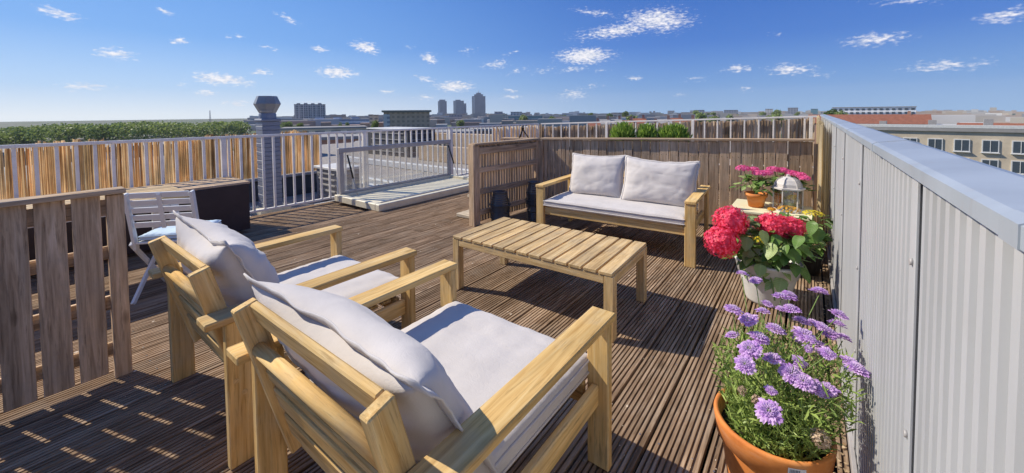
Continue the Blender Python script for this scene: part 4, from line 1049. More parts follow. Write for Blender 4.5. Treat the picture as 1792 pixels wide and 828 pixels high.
leafy_pot(-0.145, 4.20, 'orange flowering plant just behind the hydrangea', PET_O, 71, 0.572, [(0.0, 0.0, 0.085), (-0.12, -0.06, 0.03)])
leafy_pot(0.015, 4.33, 'bright yellow flowering plant against the grey wall behind the hydrangea', PET_Y, 81, 0.535, [(0.015, 0.0, 0.075)])

# --- scabious in the big terracotta pot
PX, PY = -0.095, 1.645
sp_ = empty('potted_scabious', (PX, PY, 0), 0, 'big terracotta pot of lilac pincushion flowers in the near right corner', 'potted plant')
lathe('pot', [(0.0, 0.004), (0.118, 0.004), (0.125, 0.02), (0.158, 0.245), (0.160, 0.262), (0.176, 0.268), (0.184, 0.332), (0.181, 0.342), (0.172, 0.342), (0.165, 0.335), (0.158, 0.27), (0.0, 0.265)], TERRA, sp_, n=64)
lathe('soil', [(0.0, 0.295), (0.08, 0.30), (0.162, 0.285)], SOIL, sp_, n=32)
# price sticker wrapped on the rim, facing the viewer
LABW = plain('white_sticker', (0.80, 0.80, 0.80), 0.4, mott=0.02)
INK = plain('blue_grey_ink', (0.10, 0.13, 0.20), 0.5)
def wrap(name, a0, a1, z0, z1, m, dr, parent, n=8):
    vs, fs = [], []
    for i in range(n + 1):
        a = a0 + (a1 - a0)*i/n
        for z in (z0, z1):
            r = 0.176 + (z - 0.268)/(0.332 - 0.268)*0.008 + dr; vs.append((r*math.cos(a), r*math.sin(a), z))
    for i in range(n): fs.append((2*i, 2*i+2, 2*i+3, 2*i+1))
    return link(name, mesh(name, vs, fs, m), parent)
AL = R(-64)
lb = wrap('price_sticker', AL - 0.14, AL + 0.14, 0.278, 0.325, LABW, 0.0010, sp_)
rr = random.Random(4); a = AL - 0.115
while a < AL + 0.03:
    wv = rr.choice((0.004, 0.008, 0.012)); wrap('printed_bar', a, a + wv, 0.292, 0.321, INK, 0.0016, lb, 1); a += wv + rr.choice((0.004, 0.006, 0.009))
HEADS = [(-0.213, 1.598, 0.725, 1), (-0.168, 1.632, 0.688, 1.1), (-0.136, 1.782, 0.667, 0.8), (-0.126, 1.852, 0.672, 0.7), (-0.083, 1.885, 0.699, 1), (-0.057, 1.968, 0.68, 1), (-0.049, 1.848, 0.675, 1), (-0.093, 1.752, 0.623, 1.1), (-0.214, 1.597, 0.631, 0.8), (-0.132, 1.596, 0.649, 1.15), (-0.152, 1.519, 0.64, 1.15), (-0.158, 1.451, 0.621, 1), (-0.089, 1.566, 0.607, 1), (-0.005, 1.756, 0.627, 1.25), (0.037, 1.851, 0.559, 1), (-0.015, 1.874, 0.627, 1), (0.019, 2.025, 0.562, 1), (0.071, 1.94, 0.576, 1.1), (0.114, 1.973, 0.557, 1), (0.1, 1.962, 0.651, 1), (0.099, 2.024, 0.584, 1), (0.039, 1.979, 0.719, 1.05), (-0.039, 1.542, 0.587, 1.15), (-0.006, 1.529, 0.583, 1), (0.026, 1.554, 0.564, 0.9), (0.054, 1.575, 0.554, 1.1), (0.125, 1.74, 0.58, 1.1), (-0.084, 1.344, 0.565, 1.15), (-0.085, 1.444, 0.569, 0.6), (-0.215, 1.848, 0.773, 0.8), (-0.171, 1.881, 0.746, 0.8), (0.135, 1.688, 0.594, 1.1), (0.051, 1.799, 0.558, 0.9)]
rx_ = random.Random(77)
for k in range(12):
    a = rx_.uniform(0, 6.28); q = rx_.uniform(0.08, 0.19); zz = rx_.uniform(0.56, 0.70)
    xx, yy = PX + q*math.cos(a) + (zz - 0.29)*0.14, PY + q*math.sin(a) + (zz - 0.29)*0.3
    if xx < 0.12: HEADS.append((xx, yy, zz, rx_.uniform(0.5, 0.85)))
def scab_head(seed, m1, m2):
    rnd = random.Random(seed); vs, fs = [], []; R0 = 0.036
    for ring, (n, rin, rout, zz, tilt) in enumerate(((15, 0.012, R0, 0.0, 0.10), (13, 0.010, R0*0.82, 0.004, 0.30), (11, 0.006, R0*0.6, 0.008, 0.55))):
        for i in range(n):
            a = 2*math.pi*(i + rnd.uniform(-.25, .25))/n + ring; ro = rout*rnd.uniform(0.82, 1.1); wv = ro*math.pi/n*1.15
            c, s = math.cos(a), math.sin(a); b0 = len(vs); t_ = tilt + rnd.uniform(-0.2, 0.15)
            def pt(r, o, z): return (r*c - o*s, r*s + o*c, z)
            z1 = zz + (ro - rin)*t_*0.55; z2 = zz + (ro - rin)*t_*0.75
            vs += [pt(rin, -0.002, zz), pt(rin, 0.002, zz), pt(ro*0.7, wv*0.8, z1), pt(ro, wv*0.55, z2 - 0.003), pt(ro*0.93, 0, z2), pt(ro, -wv*0.55, z2 - 0.003), pt(ro*0.7, -wv*0.8, z1)]
            fs.append(tuple(range(b0, b0 + 7)))
    me = mesh('flower_head', vs, fs, m1)
    vs, fs = [], []
    for i in range(46):
        z = 1 - (i + 0.5)/46; a = i*2.4; rr_ = math.sqrt(1 - z*z)*0.016; b0 = len(vs)
        c = Vector((rr_*math.cos(a), rr_*math.sin(a), 0.006 + 0.010*z)); s = 0.0028
        vs += [c + Vector((s, 0, 0)), c + Vector((0, s, 0)), c + Vector((-s, 0, 0)), c + Vector((0, -s, 0)), c + Vector((rr_*math.cos(a)*0.25, rr_*math.sin(a)*0.25, 0.006))]
        for q in range(4): fs.append((b0+q, b0+(q+1) % 4, b0+4))
    return me, mesh('flower_centre', vs, fs, m2)
SH = [scab_head(k, PET_P, PET_PC) for k in range(4)]
rs = random.Random(23)
cr = Vector((PX, PY, 0.30))
camv = Vector((0, 0, 1.45))
for k, (x, y, z, s) in enumerate(HEADS):
    # spread the heads through the clump; each stands on its own stem from the pot
    p = Vector((x, y, z)); hm, cm_ = SH[k % 4]
    outv = (p - cr); N = Vector((outv.x*0.9 + rs.uniform(-.25, .25), outv.y*0.9 + rs.uniform(-.25, .25) - 0.1, 0.75 + rs.uniform(-.1, .2))).normalized()
    M = Matrix.Translation(p - cr*0 - Vector((PX, PY, 0))) @ N.to_track_quat('Z', 'Y').to_matrix().to_4x4() @ Matrix.Rotation(rs.uniform(0, 6), 4, 'Z') @ Matrix.Scale(s*0.92, 4)
    h = link('flower_head', hm, sp_, M); link('flower_centre', cm_, h)
    a = rs.uniform(0, 6.283); q = rs.uniform(0.02, 0.12); q0 = Vector((q*math.cos(a), q*math.sin(a), 0.29)); pl_ = p - Vector((PX, PY, 0))
    mid_ = q0.lerp(pl_, 0.5) + Vector((rs.uniform(-.02, .02), rs.uniform(-.02, .02), 0.03))
    stem('stem', [q0, q0.lerp(mid_, 0.5) + Vector((0, 0, 0.02)), mid_, pl_ - N*0.01], 0.0017, STEMM, sp_)
# buds, seed heads
for (x, y, z, s) in ((0.04, 1.476, 0.456, 1.0), (0.02, 1.70, 0.59, 0.5), (-0.12, 1.40, 0.55, 0.4), (-0.17, 1.50, 0.50, 0.4), (0.08, 1.66, 0.50, 0.45)):
    floret_head('seed_head', (x - PX, y - PY, z), 0.022*s, 0.022*s, 0.024*s, 46, 0.010, SEEDM, sp_, int(z*100))
    stem('stem', [(0.0, 0.02, 0.29), ((x - PX)*0.5, (y - PY)*0.5, 0.40), (x - PX, y - PY, z)], 0.0015, STEMM, sp_)
# feathery foliage: thin strands and divided leaves
vs, fs = [], []
for k in range(5200):
    a = rs.uniform(0, 6.283); q = math.sqrt(rs.random()); hmax = 0.62 - 0.10*q*q
    z = 0.285 + (hmax - 0.285)*rs.random()**1.25
    spread = 0.125 + 0.15*(z - 0.285)/0.3
    # lean towards the light side like the plant in the photograph
    p = Vector((q*spread*math.cos(a) + (z - 0.29)*0.16, q*spread*1.1*math.sin(a) + (z - 0.29)*0.25, z))
    if p.x + PX > 0.13: continue
    d_ = Vector((rs.uniform(-1, 1), rs.uniform(-1, 1), rs.uniform(0.1, 1.5))).normalized()
    L_ = rs.uniform(0.018, 0.055); w_ = rs.uniform(0.0012, 0.0032); s_ = d_.cross(Vector((rs.uniform(-1, 1), rs.uniform(-1, 1), 0.3))).normalized()*w_
    b0 = len(vs); bend = Vector((rs.uniform(-.3, .3), rs.uniform(-.3, .3), -0.25))*L_
    vs += [p - s_*0.6, p + s_*0.6, p + d_*L_*0.5 + s_*1.3, p + d_*L_ + bend*0.5, p + d_*L_*0.5 - s_*1.3]; fs.append((b0, b0+1, b0+2, b0+3, b0+4))
fo = link('foliage', mesh('foliage', vs, fs, LEAF_F), sp_); tag(fo, kind='stuff')
for k in range(60):
    a = rs.uniform(0, 6.283); q = rs.uniform(0.02, 0.13); z = rs.uniform(0.40, 0.60); sd = 0.17 + 0.05*rs.random()
    top = Vector((sd*math.cos(a)*rs.uniform(0.4, 1) + (z-.29)*.16, sd*math.sin(a)*rs.uniform(0.4, 1) + (z-.29)*.25, z))
    if top.x + PX > 0.13: continue
    q0 = Vector((q*math.cos(a), q*math.sin(a), 0.29)); md = q0.lerp(top, 0.55) + Vector((rs.uniform(-.02, .02), rs.uniform(-.02, .02), 0.04))
    stem('stem', [q0, md, top], 0.0015, STEMM, sp_, 4)
# dry litter in the corner by the wall
DRY = leafm('dry_leaf', (0.22, 0.13, 0.06), (0.55, 0.42, 0.26), 0.8, 0.05)
vs, fs = [], []
for k in range(420):
    y = rs.uniform(0.9, 4.3); x = 0.145 - abs(rs.gauss(0, 0.05)) - 0.004
    if rs.random() < 0.25: x -= rs.uniform(0, 0.3)
    s = rs.uniform(0.004, 0.012); a = rs.uniform(0, 6.28); b0 = len(vs); z = 0.004
    for q in range(5): vs.append((x + s*math.cos(a + q*1.26)*rs.uniform(0.5, 1.2), y + s*math.sin(a + q*1.26)*rs.uniform(0.5, 1.2), z + rs.uniform(0, 0.006)))
    fs.append(tuple(range(b0, b0+5)))
tag(link('dry_leaf_litter', mesh('dry_leaf_litter', vs, fs, DRY)), 'dry leaf crumbs scattered along the foot of the grey wall', 'leaf litter', kind='stuff')

# ------------------------------------------------------------------ the city
def facade(name, c, win, sx_, sz_, fw=0.6, fh=0.55, rough=0.7):
    """far facades: wall colour and rows of window bands as flat print, too far away to build"""
    def f(t, b):
        tc = t.n('ShaderNodeTexCoord'); s = t.n('ShaderNodeSeparateXYZ'); t.l(tc.outputs['Object'], s.inputs[0])
        fx = t.m('FRACT', t.m('DIVIDE', t.m('ADD', s.outputs[0], s.outputs[1]), sx_)); fz = t.m('FRACT', t.m('DIVIDE', s.outputs[2], sz_))
        mk = t.m('MULTIPLY', t.m('LESS_THAN', fx, fw), t.m('LESS_THAN', fz, fh))
        n = t.noise(tc.outputs['Object'], 0.3, 3)
        cc = t.mix(mk, c, win); cc = t.mix(1.0, cc, t.ramp(n.outputs['Fac'], [(0.3, 0.85), (0.7, 1.1)]), 'MULTIPLY')
        t.l(cc, b.inputs['Base Color']); b.inputs['Roughness'].default_value = rough
    return mat(name, f)
F_DARK = facade('dark_tower_facade', (0.455, 0.473, 0.473), (0.088, 0.105, 0.123), 3.4, 2.9, 0.7, 0.6)
F_WHITE = facade('white_office_facade', (0.850, 0.850, 0.850), (0.280, 0.333, 0.420), 400, 3.2, 1, 0.45)
F_BROWN = facade('brown_hall_facade', (0.60, 0.41, 0.25), (0.40, 0.27, 0.17), 4.0, 3.6, 0.5, 0.5)
F_TOWER = facade('grey_tower_facade', (0.315, 0.324, 0.350), (0.158, 0.175, 0.210), 5.0, 3.6, 0.5, 0.55)
F_TOWL = facade('pale_tower_facade', (0.630, 0.595, 0.542), (0.280, 0.298, 0.315), 5.0, 3.6, 0.5, 0.55)
F_BEIGE = facade('beige_facade', (0.735, 0.612, 0.455), (0.263, 0.245, 0.228), 4.5, 3.4, 0.6, 0.45)
F_TEAL = facade('teal_glass_facade', (0.175, 0.333, 0.367), (0.088, 0.193, 0.228), 400, 3.2, 1, 0.5, 0.3)
F_BRK = facade('brick_house_facade', (0.420, 0.228, 0.158), (0.700, 0.700, 0.700), 2.6, 3.0, 0.4, 0.5)
ROOFR = plain('red_roof', (0.26, 0.10, 0.06), 0.85, mott=0.2, mscale=1)
ROOFG = plain('flat_grey_roof', (0.30, 0.29, 0.28), 0.9, mott=0.15, mscale=0.5)
WINB = plain('far_window_glass', (0.06, 0.08, 0.10), 0.2)
def bld(name, x, y, wid, top, dep, m, label, rot=None, roof=None, wins=0, cat='building', group=None, z0=-14):
    """building with its broad face towards the deck"""
    ang = math.atan2(x, y) if rot is None else rot
    r = empty(name, (x, y, z0), -ang, label, cat, group); h = top - z0
    link('wall', box_mesh(wid, dep, h, m, 0.02), r, Matrix.Translation((0, dep/2, h/2)))
    link('roof', box_mesh(wid + 0.6, dep + 0.6, 0.5, roof or ROOFG, 0.02), r, Matrix.Translation((0, dep/2, h + 0.25)))
    return r
def windows(r, wid, h, nx, nz_, z0=2.0, ww=0.55, hh=0.5, m=WINB):
    me = box_mesh(wid/nx*ww, 0.3, (h - z0)/nz_*hh, m, 0.02, 'window')
    for i in range(nx):
        for k in range(nz_):
            link('window', me, r, Matrix.Translation((-wid/2 + (i + 0.5)*wid/nx, -0.05, z0 + (k + 0.5)*(h - z0)/nz_)))
b = bld('tower_block', -628.8, 300.4, 44, 17.5, 16, F_DARK, 'tall dark grey apartment block just right of the flue')
for k in range(4): link('roof_housing', box_mesh(5, 8, 1.6 + 0.8*(k % 2), F_DARK, 0.02), b, Matrix.Translation((-16 + k*10, 8, 32.8)))
for k in range(8): link('pier', box_mesh(0.9, 0.8, 31, F_TOWL, 0), b, Matrix.Translation((-21 + k*6, -0.4, 15.5)))
b = bld('office_building', -382.9, 211.2, 61, -3.6, 18, F_WHITE, 'long low white office with dark window bands right of the dark block')
for k in range(3): link('roof_housing', box_mesh(8, 6, 2.0, F_WHITE, 0.02), b, Matrix.Translation((-18 + k*17, 8, 11.6)))
b = bld('exhibition_hall', -268, 207.5, 37, 2.6, 24, F_BROWN, 'large brown hall with a heavy overhanging roof')
link('overhanging_roof', box_mesh(40, 27, 1.6, plain('brown_roof_edge', (0.20, 0.19, 0.15), 0.8), 0.02), b, Matrix.Translation((0, 12, 17.6)))
link('end_wall', box_mesh(5.0, 0.5, 15.2, F_TOWL, 0), b, Matrix.Translation((-16.2, -0.3, 7.7)))
bld('office_building', -309, 203.3, 7.6, 0.4, 10, F_BEIGE, 'small stepped grey building touching the left of the brown hall')
def tower(x, y, wid, top, label, m, crown):
    r = bld('skyscraper', x, y, wid, top, wid*0.9, m, label, None, None)
    h = top + 14
    link('edge_strip', box_mesh(wid*0.22, 1.2, h - 3, F_TOWL, 0), r, Matrix.Translation((-wid*0.38, -0.7, h/2)))
    if crown == 1:
        link('upper_block', box_mesh(wid*0.7, wid*0.6, 7, m, 0), r, Matrix.Translation((0, wid*0.45, h + 3)))
    if crown == 2:
        link('step', box_mesh(wid*0.26, wid*0.8, h*0.84, m, 0), r, Matrix.Translation((wid*0.60, wid*0.45, h*0.42)))
        link('upper_block', box_mesh(wid*0.5, wid*0.5, 5, m, 0), r, Matrix.Translation((-0.05*wid, wid*0.45, h + 2)))
    if crown == 3:
        for s in (-0.4, 0.4): link('shoulder', box_mesh(wid*0.2, wid*0.7, 8, m, 0), r, Matrix.Translation((s*wid, wid*0.45, h - 5)))
        link('upper_block', box_mesh(wid*0.66, wid*0.6, 9, m, 0), r, Matrix.Translation((0, wid*0.45, h + 4)))
        link('crown', box_mesh(wid*0.36, wid*0.4, 8, m, 0), r, Matrix.Translation((0, wid*0.45, h + 11)))
        cyl('spire', (0, wid*0.45, h + 14), (0, wid*0.45, h + 26), 1.2, 0.5, GREYM, r, 6)
tower(-1119.7, 1032.7, 33, 48, 'leftmost of the three grey skyscrapers, narrow with a flat top', F_TOWER, 1)
tower(-1070.3, 1070.4, 40, 49, 'middle skyscraper of the three, stepped down on its right side', F_TOWER, 2)
tower(-1076.6, 1191.2, 55, 70, 'rightmost and tallest skyscraper of the three, with a stepped crown', F_TOWER, 3)
bld('office_building', -520.4, 483.5, 46, -2.9, 20, F_WHITE, 'low blue-grey office in front of the left skyscraper')
bld('office_building', -485, 478, 22, -0.6, 16, F_TOWER, 'darker slab office between the first two skyscrapers')
bld('office_building', -455, 470, 30, -6.2, 16, F_BEIGE, 'flat beige hall in front of the middle skyscraper')
b = bld('office_building', -382.2, 463.1, 33, -0.4, 20, F_BEIGE, 'beige office right of the tallest skyscraper')
bld('office_building', -392.4, 480.5, 13, 3.1, 10, F_TOWER, 'small dark tower rising behind the beige office')
bld('office_building', -372, 500, 18, 2.6, 12, F_TOWL, 'pale narrow block right behind the beige office')
bld('office_building', -289.6, 408.0, 44, -2.6, 18, F_TEAL, 'long low teal glass office behind the tripod')
bld('apartment_block', -156.4, 383.7, 13, 0.2, 10, F_BEIGE, 'small cream block with trees beside it above the green tufts')
bld('apartment_block', -204.0, 976.0, 22, 3.5, 14, F_TOWER, 'small grey far block above the middle of the board fence')
bld('apartment_block', -182.3, 1055.4, 23, 0.8, 14, F_TOWL, 'pale far block right of the small grey one')
bld('apartment_block', -146.2, 1020.0, 28, 2.8, 14, F_TOWER, 'wide grey far block left of the corner')
bld('apartment_block', -76.4, 1073.2, 15, 4.6, 14, F_TOWL, 'narrow pale far block with a flat top near the corner')
bld('apartment_block', -31.4, 1044.6, 18, 6.5, 14, F_TOWER, 'dark far block just left of the corner of the grey wall')
bld('apartment_block', 5.9, 1135.9, 13, 3.7, 14, F_TEAL, 'bluish far block directly above the corner of the grey wall')
b = bld('long_white_building', 37.0, 405.3, 47, 3.0, 18, F_WHITE, 'long white building with rows of dark windows above the right wall')
windows(b, 47, 17, 14, 4, 6.0, 0.5, 0.5)
rc = random.Random(9)
def house(x, y, wid, top, dep, label, group=None, rot=None, wall=F_BRK, roofm=ROOFR, ridge=3.0):
    ang = math.atan2(x, y) if rot is None else rot
    r = empty('terraced_house', (x, y, -14), -ang, label, 'house', group); h = top + 14 - ridge
    link('wall', box_mesh(wid, dep, h, wall, 0.02), r, Matrix.Translation((0, dep/2, h/2)))
    w2, d2 = wid/2 + 0.3, dep/2 + 0.3
    me = mesh('roof', [(-w2, -0.3, h), (w2, -0.3, h), (w2, dep + 0.3, h), (-w2, dep + 0.3, h), (-w2, dep/2, h + ridge), (w2, dep/2, h + ridge)],
              [(0, 1, 5, 4), (2, 3, 4, 5), (0, 4, 3), (1, 2, 5), (0, 3, 2, 1)], roofm)
    rf_ = link('roof', me, r); link('chimney', box_mesh(0.9, 0.7, 1.8, F_BRK, 0), rf_, Matrix.Translation((wid*0.35, dep/2, h + ridge + 0.3)))
    wm = box_mesh(0.9, 0.12, 1.3, WINB, 0, 'window')
    for k in range(max(1, int(wid/2.2))): link('window', wm, r, Matrix.Translation((-wid/2 + 1.2 + k*2.1, -0.03, h - 1.6)))
    return r
cols = [(F_BRK, ROOFR), (F_BEIGE, ROOFG), (F_BRK, ROOFG), (F_WHITE, ROOFR)]
for k in range(9):
    a = -25.5 + k*1.55; dd = 118 + rc.uniform(-8, 22); wl, rf_ = cols[k % 4]
    house(dd*math.sin(R(a)), dd*math.cos(R(a)), rc.uniform(3.0, 4.4), -1.2 + rc.uniform(-0.7, 0.9), 8, 'one of the small gabled houses beyond the far railing', 'gabled houses beyond the far railing', wall=wl, roofm=rf_, ridge=1.6)
house(16, 196, 34, -0.4, 10, 'long terrace with a reddish brown roof above the right wall', ridge=3.4)
house(48, 150, 36, -2.4, 10, 'second terrace with a brown roof further right above the wall', ridge=3.2)
def framed_windows(r, wid, h, nx, nz_, z0, ww, wh):
    wf = box_mesh(ww + 0.24, 0.16, wh + 0.24, COPING, 0.01, 'window'); wg = box_mesh(ww, 0.06, wh, WINB, 0, 'pane'); wb = box_mesh(0.07, 0.06, wh, COPING, 0, 'glazing_bar')
    ws = box_mesh(ww + 0.4, 0.34, 0.10, COPING, 0.01, 'sill')
    for i in range(nx):
        for k in range(nz_):
            f = link('window', wf, r, Matrix.Translation((-wid/2 + (i + 0.5)*wid/nx, -0.06, z0 + (k + 0.5)*(h - z0)/nz_)))
            link('pane', wg, f, Matrix.Translation((0, -0.06, 0))); link('glazing_bar', wb, f, Matrix.Translation((0, -0.10, 0))); link('sill', ws, f, Matrix.Translation((0, -0.12, -wh/2 - 0.16)))
TANW = plain('beige_rendered_wall', (0.52, 0.44, 0.33), 0.85, mott=0.15, mscale=0.6); BRKW = plain('red_brown_brick_wall', (0.30, 0.17, 0.11), 0.85, mott=0.2, mscale=0.8)
for (x_, y_, w__, tp__, dp__, m__, lab__, nx__) in ((14.5, 83, 18, -1.8, 16, TANW, 'nearer flat grey roof right of the wall end', 7), (40, 60, 20, -3.2, 22, BRKW, 'brick block with a flat roof seen over the right wall', 8),
        (62, 95, 26, -0.5, 16, TANW, 'beige block far right beyond the wall', 10), (95, 60, 30, -2.0, 18, BRKW, 'wide brick block at the far right edge', 11)):
    b = bld('flat_roofed_building', x_, y_, w__, tp__, dp__, m__, lab__); framed_windows(b, w__, tp__ + 14 - 0.6, nx__, 4, 1.0, 1.3, 1.5)
    for q in range(3): link('roof_vent', box_mesh(0.9, 0.9, 0.8 + 0.4*q, MIDB, 0.02), b, Matrix.Translation((-w__/3 + q*w__/3.2, dp__*0.4, tp__ + 14 + 0.9)))
    link('parapet', box_mesh(w__ + 0.7, 0.25, 0.45, COPING, 0.02), b, Matrix.Translation((0, -0.2, tp__ + 14 + 0.72)))
# middle distance seen between the balusters
mids = [(-60, 34, 13, -2.6, 8, F_BRK, 'brick block with flat roof just right of the skylight lid top'), (-47, 33, 9, -3.2, 8, F_BEIGE, 'beige flat roof seen between the balusters'),
        (-41, 38, 8, -1.6, 7, F_TOWER, 'dark grey block seen between the balusters'), (-33, 33, 7, -2.2, 7, F_BRK, 'brick block left of the slatted fence top'),
        (-30, 44, 10, -1.9, 8, F_WHITE, 'pale block behind the far end of the left railing'), (-90, 40, 18, -3.6, 9, F_WHITE, 'white flat roofed block beyond the reed screen'),
        (-120, 62, 24, -3.0, 12, F_BEIGE, 'wide beige block left of the brown hall'), (-75, 62, 16, -3.4, 9, F_TOWER, 'dark flat block in front of the brown hall'),
        (-64, 78, 15, -3.1, 9, F_BRK, 'brick block in front of the office slabs'), (-95, 5, 30, -4.2, 12, F_BRK, 'long brick block at the far left')]
for (x, y, w_, tp_, dp, m_, lab) in mids: bld('flat_roofed_building', x, y, w_, tp_, dp, m_, lab)
# the rest of the far city, too many and too small to tell apart
vs, fs = [], []
for k in range(1400):
    a = R(rc.uniform(-71, 45)); dd = rc.uniform(350, 2000); x, y = dd*math.sin(a), dd*math.cos(a)
    wv, dv = rc.uniform(8, 34), rc.uniform(8, 20); tp_ = -14 + rc.uniform(4, 11) + (rc.random() < 0.22)*rc.uniform(2, 8)*dd/1300; b0 = len(vs); ca, sa = math.cos(-a), math.sin(-a)
    for zz in (-14, tp_):
        for (px, py) in ((-wv/2, 0), (wv/2, 0), (wv/2, dv), (-wv/2, dv)): vs.append((x + px*ca - py*sa, y + px*sa + py*ca, zz))
    fs += [(b0, b0+1, b0+5, b0+4), (b0+1, b0+2, b0+6, b0+5), (b0+2, b0+3, b0+7, b0+6), (b0+3, b0, b0+4, b0+7), (b0+4, b0+5, b0+6, b0+7)]
def farm(t, b):
    g = t.n('ShaderNodeNewGeometry'); rnp = t.n('ShaderNodeValToRGB'); t.l(g.outputs['Random Per Island'], rnp.inputs[0])
    e = rnp.color_ramp.elements; e[0].color = (0.36, 0.24, 0.18, 1); e[1].color = (0.74, 0.72, 0.68, 1); e[1].position = 1
    x = e.new(0.4); x.color = (0.50, 0.45, 0.38, 1); x = e.new(0.7); x.color = (0.30, 0.30, 0.31, 1)
    t.l(rnp.outputs[0], b.inputs['Base Color']); b.inputs['Roughness'].default_value = 0.8
tag(link('distant_city', mesh('distant_city', vs, fs, mat('distant_city_walls', farm))), 'far low city blocks along the horizon', 'city', kind='stuff')

# trees
def crown_mesh(n, rx, rz, leaf, seed, lobes=7):
    rnd = random.Random(seed); vs, fs = [], []
    L_ = [(Vector((rnd.uniform(-.55, .55)*rx, rnd.uniform(-.55, .55)*rx, rnd.uniform(-.5, .55)*rz)), rnd.uniform(0.35, 0.6)) for _ in range(lobes)]
    for k in range(n):
        c, s = rnd.choice(L_); v = Vector((rnd.gauss(0, 1), rnd.gauss(0, 1), rnd.gauss(0, 1))).normalized()*rnd.random()**0.4
        p = c + Vector((v.x*rx*s, v.y*rx*s, v.z*rz*s)); a = Vector((rnd.uniform(-1, 1), rnd.uniform(-1, 1), rnd.uniform(-1, 1))).normalized(); b = a.orthogonal().normalized()
        l_ = leaf*rnd.uniform(0.6, 1.4); b0 = len(vs); vs += [p + a*l_, p + b*l_*0.7, p - a*l_, p - b*l_*0.7]; fs.append((b0, b0+1, b0+2, b0+3))
    return mesh('crown', vs, fs, TREE_L)
CR = [crown_mesh(1500, 3.2, 3.6, 0.34, k) for k in range(3)]
BARK = plain('tree_bark', (0.09, 0.07, 0.05), 0.9)
def tree(x, y, top, s, k, label, group=None, narrow=1.0):
    r = empty('tree', (x, y, -14), rc.uniform(0, 6), label, 'tree', group)
    ht = top + 14
    link('crown', CR[k % 3], r, Matrix.Translation((0, 0, ht - 3.4*s)) @ Matrix.Diagonal((s*narrow, s*narrow, s, 1)))
    cyl('trunk', (0, 0, 0), (0, 0, ht - 3.4*s), 0.35*s, 0.15*s, BARK, r, 8)
tree(-317, 135, -3.6, 1.5, 0, 'bushy green tree between the flue and the dark tower block')
tree(-308, 138, -4.4, 1.2, 1, 'smaller green tree touching the dark tower block')
tree(-191.5, 106.5, -2.0, 1.0, 2, 'narrow dark green tree in front of the white office', narrow=0.5)
tree(-189.5, 109.5, -2.4, 1.0, 0, 'twin narrow dark tree right beside the other one before the white office', narrow=0.5)
tree(-158, 104.5, -1.2, 1.0, 1, 'narrow dark tree left of the brown hall', narrow=0.55)
tree(-300, 262, -5.4, 1.6, 2, 'light green tree below the tallest skyscraper')
tree(-282, 285, -5.4, 1.6, 0, 'light green tree left of the beige office')
tree(-150, 384, 2.2, 1.3, 1, 'round tree right beside the small cream block')
tree(-164, 380, 0.8, 1.0, 2, 'round tree left of the small cream block')
tree(-120, 560, 2.6, 2.0, 0, 'dark round tree on the skyline left of the wide grey block')
tree(8.0, 300, 2.0, 1.5, 1, 'bushy tree above the corner of the grey wall')
tree(13.5, 296, 1.6, 1.2, 2, 'smaller bush right of the tree above the wall corner')
tree(-38, 640, 2.6, 1.8, 0, 'small round tree on the skyline near the corner')
tree(32, 120, -3.2, 1.1, 1, 'green street tree seen over the right wall')
tree(58, 118, -2.6, 1.3, 2, 'large street tree at the far right over the wall')
tree(-40, 50, -3.0, 0.8, 0, 'green tree seen between the balusters near the far end of the railing')
tree(-52, 50, -3.1, 0.9, 1, 'green tree between the balusters left of centre')
tree(-70, 45, -3.6, 1.0, 2, 'green tree between the balusters above the skylight lid')
for k in range(22):
    a = R(rc.uniform(-44, 4)); dd = rc.uniform(260, 900)
    tree(dd*math.sin(a), dd*math.cos(a), -14 + rc.uniform(9, 15.5), rc.uniform(1.3, 2.0), k, 'one of the small far trees along the skyline between the towers and the wall corner', 'small far skyline trees')
# wood on the left horizon
vs, fs = [], []
for k in range(330):
    t0 = rc.random(); a = R(-98 + t0*26.5); dd = rc.uniform(345, 420); x, y = dd*math.sin(a), dd*math.cos(a); s = rc.uniform(1.0, 1.7)
    if a > R(-74): s *= 0.85
    top = -3.2 + rc.uniform(-1.6, 0.5) + 0.9*math.sin(a*21) + 0.6*math.sin(a*53)
    for q in range(115):
        v = Vector((rc.gauss(0, 1), rc.gauss(0, 1), rc.gauss(0, 1))).normalized()*rc.random()**0.3
        p = Vector((x + v.x*4*s, y + v.y*4*s, top - 3.3*s + v.z*3.3*s)); aa = Vector((rc.uniform(-1, 1), rc.uniform(-1, 1), rc.uniform(-1, 1))).normalized(); bb = aa.orthogonal()
        l_ = rc.uniform(0.35, 0.9); b0 = len(vs); vs += [p + aa*l_, p + bb*l_*0.7, p - aa*l_, p - bb*l_*0.7]; fs.append((b0, b0+1, b0+2, b0+3))
tag(link('distant_wood', mesh('distant_wood', vs, fs, TREE_L)), 'green wood along the left horizon', 'wood', kind='stuff')
ms = empty('lattice_mast', (-974, 264, -14), 0, 'thin lattice mast rising above the green wood', 'mast')
for s in (-1, 1):
    for q in (-1, 1): cyl('mast_leg', (s*1.1, q*1.1, 0), (s*0.5, q*0.5, 26), 0.25, 0.2, GREYM, ms, 6)
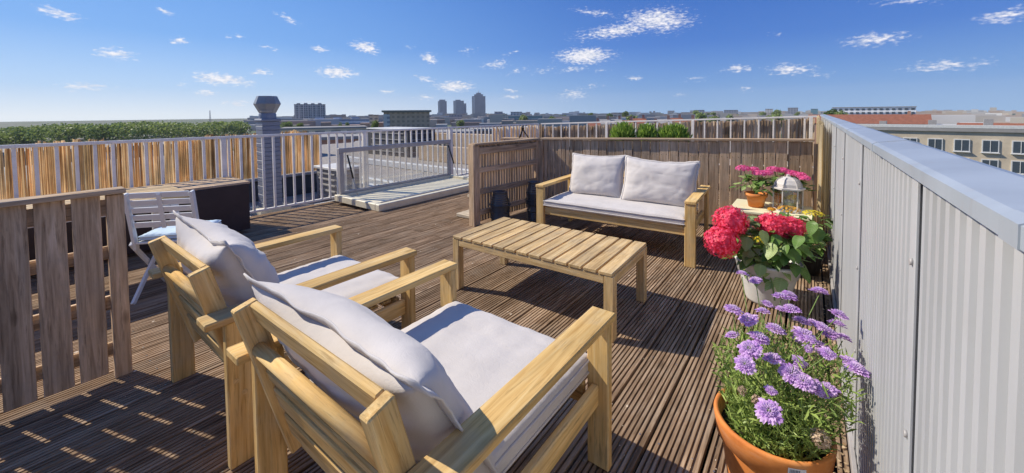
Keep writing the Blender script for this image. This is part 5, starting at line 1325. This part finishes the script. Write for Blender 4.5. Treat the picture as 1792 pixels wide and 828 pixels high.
for k in range(9): link('brace', box_mesh(2.0 - 0.1*k, 2.0 - 0.1*k, 0.3, GREYM, 0), ms, Matrix.Translation((0, 0, 2 + k*2.8)))

vs, fs = [], []
rg = random.Random(99)
for k in range(1500):
    x = rg.uniform(-5.2, 0.1); y = rg.uniform(0.2, 5.0); sz = rg.uniform(0.0015, 0.004) if rg.random() < 0.93 else rg.uniform(0.006, 0.012)
    a = rg.uniform(0, 6.28); b0 = len(vs); z = 0.0012
    for q in range(5): vs.append((x + sz*math.cos(a + q*1.26)*rg.uniform(0.5, 1.3), y + sz*math.sin(a + q*1.26)*rg.uniform(0.5, 1.3), z + rg.uniform(0, 0.002)))
    fs.append(tuple(range(b0, b0+5)))
GRIT = plain('pale_grit', (0.55, 0.45, 0.34), 0.9, mott=0.3)
tag(link('grit', mesh('grit', vs, fs, GRIT)), 'pale grit and leaf crumbs scattered over the deck boards', 'grit', kind='stuff')

vs, fs = [], []
for rx in rows:
    yy = -1.9
    while yy < 6.8:
        for o_ in (-0.066, 0.066):
            px, py = rx + o_ + rg.uniform(-.002, .002), yy + rg.uniform(-0.006, 0.006); b0 = len(vs)
            for q in range(6): vs.append((px + 0.0042*math.cos(q*1.047), py + 0.0042*math.sin(q*1.047), 0.0016))
            fs.append(tuple(range(b0, b0+6)))
        yy += 0.6
so = link('screw_heads', mesh('screw_heads', vs, fs, plain('tarnished_screw', (0.35, 0.33, 0.30), 0.35, metal=0.8)), deck, deck.matrix_basis.inverted()); tag(so, kind='stuff')

# summer haze between the deck and the far city
def hm(t, b):
    t.t.nodes.remove(b); v = t.n('ShaderNodeVolumePrincipled'); v.inputs['Color'].default_value = (0.84, 0.88, 0.94, 1); v.inputs['Density'].default_value = 0.00012
    t.l(v.outputs[0], t.out.inputs['Volume'])
hz = link('haze', box_mesh(4800, 4800, 125, SUB, 0).copy(), None, Matrix.Translation((0, 0, 46.5)))
hz.data.materials.clear(); hz.data.materials.append(mat('haze_air', hm)); tag(hz, kind='stuff')
